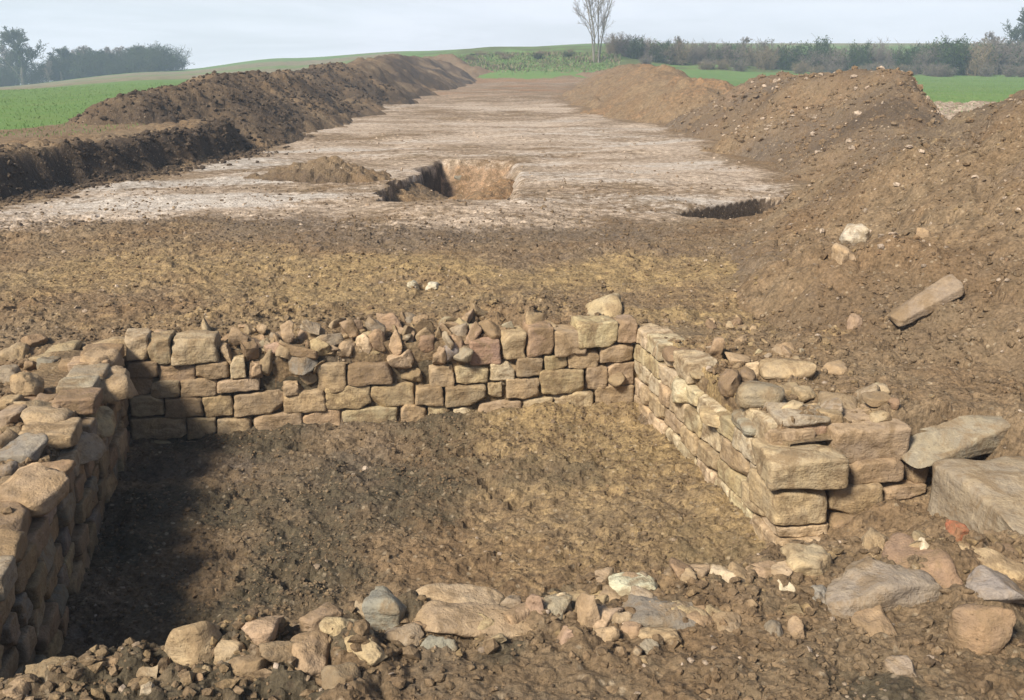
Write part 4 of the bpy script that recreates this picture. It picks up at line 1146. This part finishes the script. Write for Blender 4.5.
for i, (px, y, tp) in enumerate([(60, 152, 47), (70, 158, 50), (81, 154, 48), (90, 160, 46), (99, 153, 50), (108, 159, 47), (118, 154, 50), (127, 160, 47), (136, 155, 46), (146, 160, 46), (154, 156, 47), (163, 160, 51), (171, 157, 54), (178, 161, 57),
                                 (55, 162, 60), (76, 163, 55), (104, 164, 54), (131, 164, 54), (150, 165, 55), (12, 164, 66)]):
    h = tree_top(px, y, tp) + .3
    if i == 19: lab = 'low tree behind the trunk of the tallest copse tree'
    else: lab = 'bare bluish tree in the dense middle of the distant skyline copse'
    put_tree('bare_tree', kinds[i % 4], X_at(px, y), y, (h / 9.5 * 1.45, h / 9.5), i * 1.7, lab, 'tree', GC)

r = np.random.default_rng(5)
US = bush_meshes(3.0, 506, M_TWIGG, 300, 18, .7)
for i in range(34):
    px = float(r.uniform(-10, 172)); y = float(r.uniform(148, 163)); h = r.uniform(.7, 1.35)
    t = put_bush(US, X_at(px, y), y, (h * 1.5, h * 1.3, h), r.uniform(0, 6.28), 'leafless thicket filling the foot of the distant skyline copse', 'undergrowth of the distant copse')
# far hedge along the edge of the right field
bk = [bush_meshes(3.0, 501, M_TWIG, 0), bush_meshes(3.0, 502, M_TWIG, 500), bush_meshes(3.0, 503, M_TWIGG, 1600), bush_meshes(3.0, 504, M_TWIGT, 100), bush_meshes(3.0, 505, M_TWIG, 200)]
BL_ = ['leafless purplish grey bush in the far hedge', 'leafless grey bush with a little green in the far hedge', 'dark green ivy covered bush in the far hedge',
       'pale tan dry bush in the far hedge', 'leafless brown bush with a few leaves in the far hedge']
r = np.random.default_rng(7)
GH = 'bushes in the far hedge'
px = 612.
while px < 1080:
    y = 97 + r.uniform(-2.0, 3.0) - 5 * ss(800, 1000, np.array(px)); y = float(y)
    k = int(r.choice([0, 0, 1, 1, 2, 3, 3, 4]))
    if 930 < px < 960: k = 2
    tp = 46 + r.uniform(-3, 6) - (4 if r.random() < .2 else 0)
    if px > 960: tp = 44 + r.uniform(-3, 4)
    h = 1.15 * max(1.8, tree_top(px, y, tp)); w = r.uniform(.75, 1.1)
    put_bush(bk[k], X_at(px, y), y, (h / 3 * w, h / 3 * w, h / 3), r.uniform(0, 6.28), BL_[k], GH + ' of kind ' + BL_[k].split(' bush')[0])
    px += r.uniform(6.5, 10)
# low scrub at the hedge's foot and on the green bank
for i in range(26):
    px = r.uniform(640, 1060); y = 92 + r.uniform(-1, 1) - 4 * float(ss(800, 1000, np.array(px))); k = int(r.choice([1, 3, 4]))
    put_bush(bk[k], X_at(px, y), y, (.45, .45, .28 + .15 * r.random()), r.uniform(0, 6.28), 'knee high dry scrub at the foot of the far hedge', 'low scrub below the far hedge')
for i in range(14):
    px = r.uniform(425, 600); y = r.uniform(92, 100.5); k = int(r.choice([2, 3, 3, 3]))
    put_bush(bk[k], X_at(px, y), y, (.45, .3, .10 + .16 * r.random()), r.uniform(0, 6.28), 'low bramble bush on the green bank left of the lone tree', 'brambles on the green bank')
for px, y, tp, k, lab in [(1020, 118, 6, 0, 'tall bare tree cut by the right edge of the photo'), (992, 112, 32, 1, 'rounded bare tree standing above the far hedge near the right edge'),
                          (974, 110, 42, 3, 'smaller bare tree left of the rounded tree above the far hedge'), (1008, 110, 40, 2, 'greenish bare tree between the rounded tree and the right edge'),
                          (680, 112, 37, 1, 'small bare tree rising above the left half of the far hedge'), (742, 112, 38, 3, 'small bare tree rising above the middle of the far hedge'), (922, 108, 44, 2, 'small dark tree above the hedge over the green field')]:
    h = tree_top(px, y, tp) + .3; put_tree('bare_tree', kinds[k], X_at(px, y), y, (h / 9.5 * 1.1, h / 9.5), px * .3, lab, 'tree')

# ------------------------------------------------------------------ air
def haze():
    V = np.array([(x, y, z) for z in (-24, 22) for y in (-30, 440) for x in (-1500, 1500)], float)
    Q = np.array([(0, 2, 3, 1), (4, 5, 7, 6), (0, 1, 5, 4), (1, 3, 7, 5), (3, 2, 6, 7), (2, 0, 4, 6)])
    m = bpy.data.materials.new('air'); m.use_nodes = True; nt = m.node_tree; nt.nodes.clear()
    o = nt.nodes.new('ShaderNodeOutputMaterial'); v = nt.nodes.new('ShaderNodeVolumePrincipled')
    v.inputs['Color'].default_value = (.60, .78, 1, 1); v.inputs['Density'].default_value = HAZE
    nt.links.new(v.outputs[0], o.inputs['Volume'])
    tag(link('haze', mesh_np('haze', V, Q, False), m), kind='stuff')
HAZE = .0019
if HAZE: haze()

# ------------------------------------------------------------------ light, sky, camera
EL = math.radians(41); sx, sy = -.62, -.785
sd = np.array([sx * math.cos(EL), sy * math.cos(EL), math.sin(EL)])
L = bpy.data.lights.new('sun', 'SUN'); L.energy = 5.0; L.angle = math.radians(12); L.color = (1, .92, .78)
lo = bpy.data.objects.new('sun', L); C.objects.link(lo)
from mathutils import Vector
lo.rotation_euler = Vector(tuple(sd)).to_track_quat('Z', 'Y').to_euler()

W = bpy.data.worlds.new('World'); SC.world = W; W.use_nodes = True
nt = W.node_tree; nt.nodes.clear(); N = NT(nt)
out = N.n('ShaderNodeOutputWorld'); bg = N.n('ShaderNodeBackground'); bg.inputs['Strength'].default_value = .06
sky = N.n('ShaderNodeTexSky', sky_type='NISHITA'); sky.sun_disc = False
sky.sun_elevation = EL; sky.sun_rotation = math.atan2(sx, sy); sky.air_density = 1.0; sky.dust_density = 1.5; sky.ozone_density = 1.0
gen = N.n('ShaderNodeTexCoord').outputs['Generated']
cl = N.noise(N.scale_vec(gen, (1, 1, 7)), 4.0, 6, .62, .5)
sz_ = N.n('ShaderNodeSeparateXYZ'); N.link(gen, sz_.inputs[0])
low = N.ramp(sz_.outputs[2], .07, .30, .95, .06)          # thin cloud lies along the horizon, clear blue overhead
fac = N.math('MULTIPLY', N.ramp(cl, .34, .66, .76, 1.0), low)
N.link(N.mix(fac, sky.outputs[0], (13.8, 13.4, 14.2)), bg.inputs['Color']); N.link(bg.outputs[0], out.inputs[0])

cam = bpy.data.cameras.new('camera'); co = bpy.data.objects.new('camera', cam); C.objects.link(co)
cam.sensor_width = 36; cam.lens = F * 36 / 1024; cam.clip_end = 12000; cam.clip_start = .05
co.location = (0, 0, CAM_Z); co.rotation_euler = (math.pi / 2 - PITCH, 0, 0)
SC.camera = co
SC.view_settings.view_transform = 'Standard'; SC.view_settings.look = 'None'; SC.view_settings.exposure = .58; SC.view_settings.gamma = 1
SC.view_settings.use_curve_mapping = False
SC.cycles.use_denoising = True
SC.cycles.max_bounces = 6; SC.cycles.volume_bounces = 1
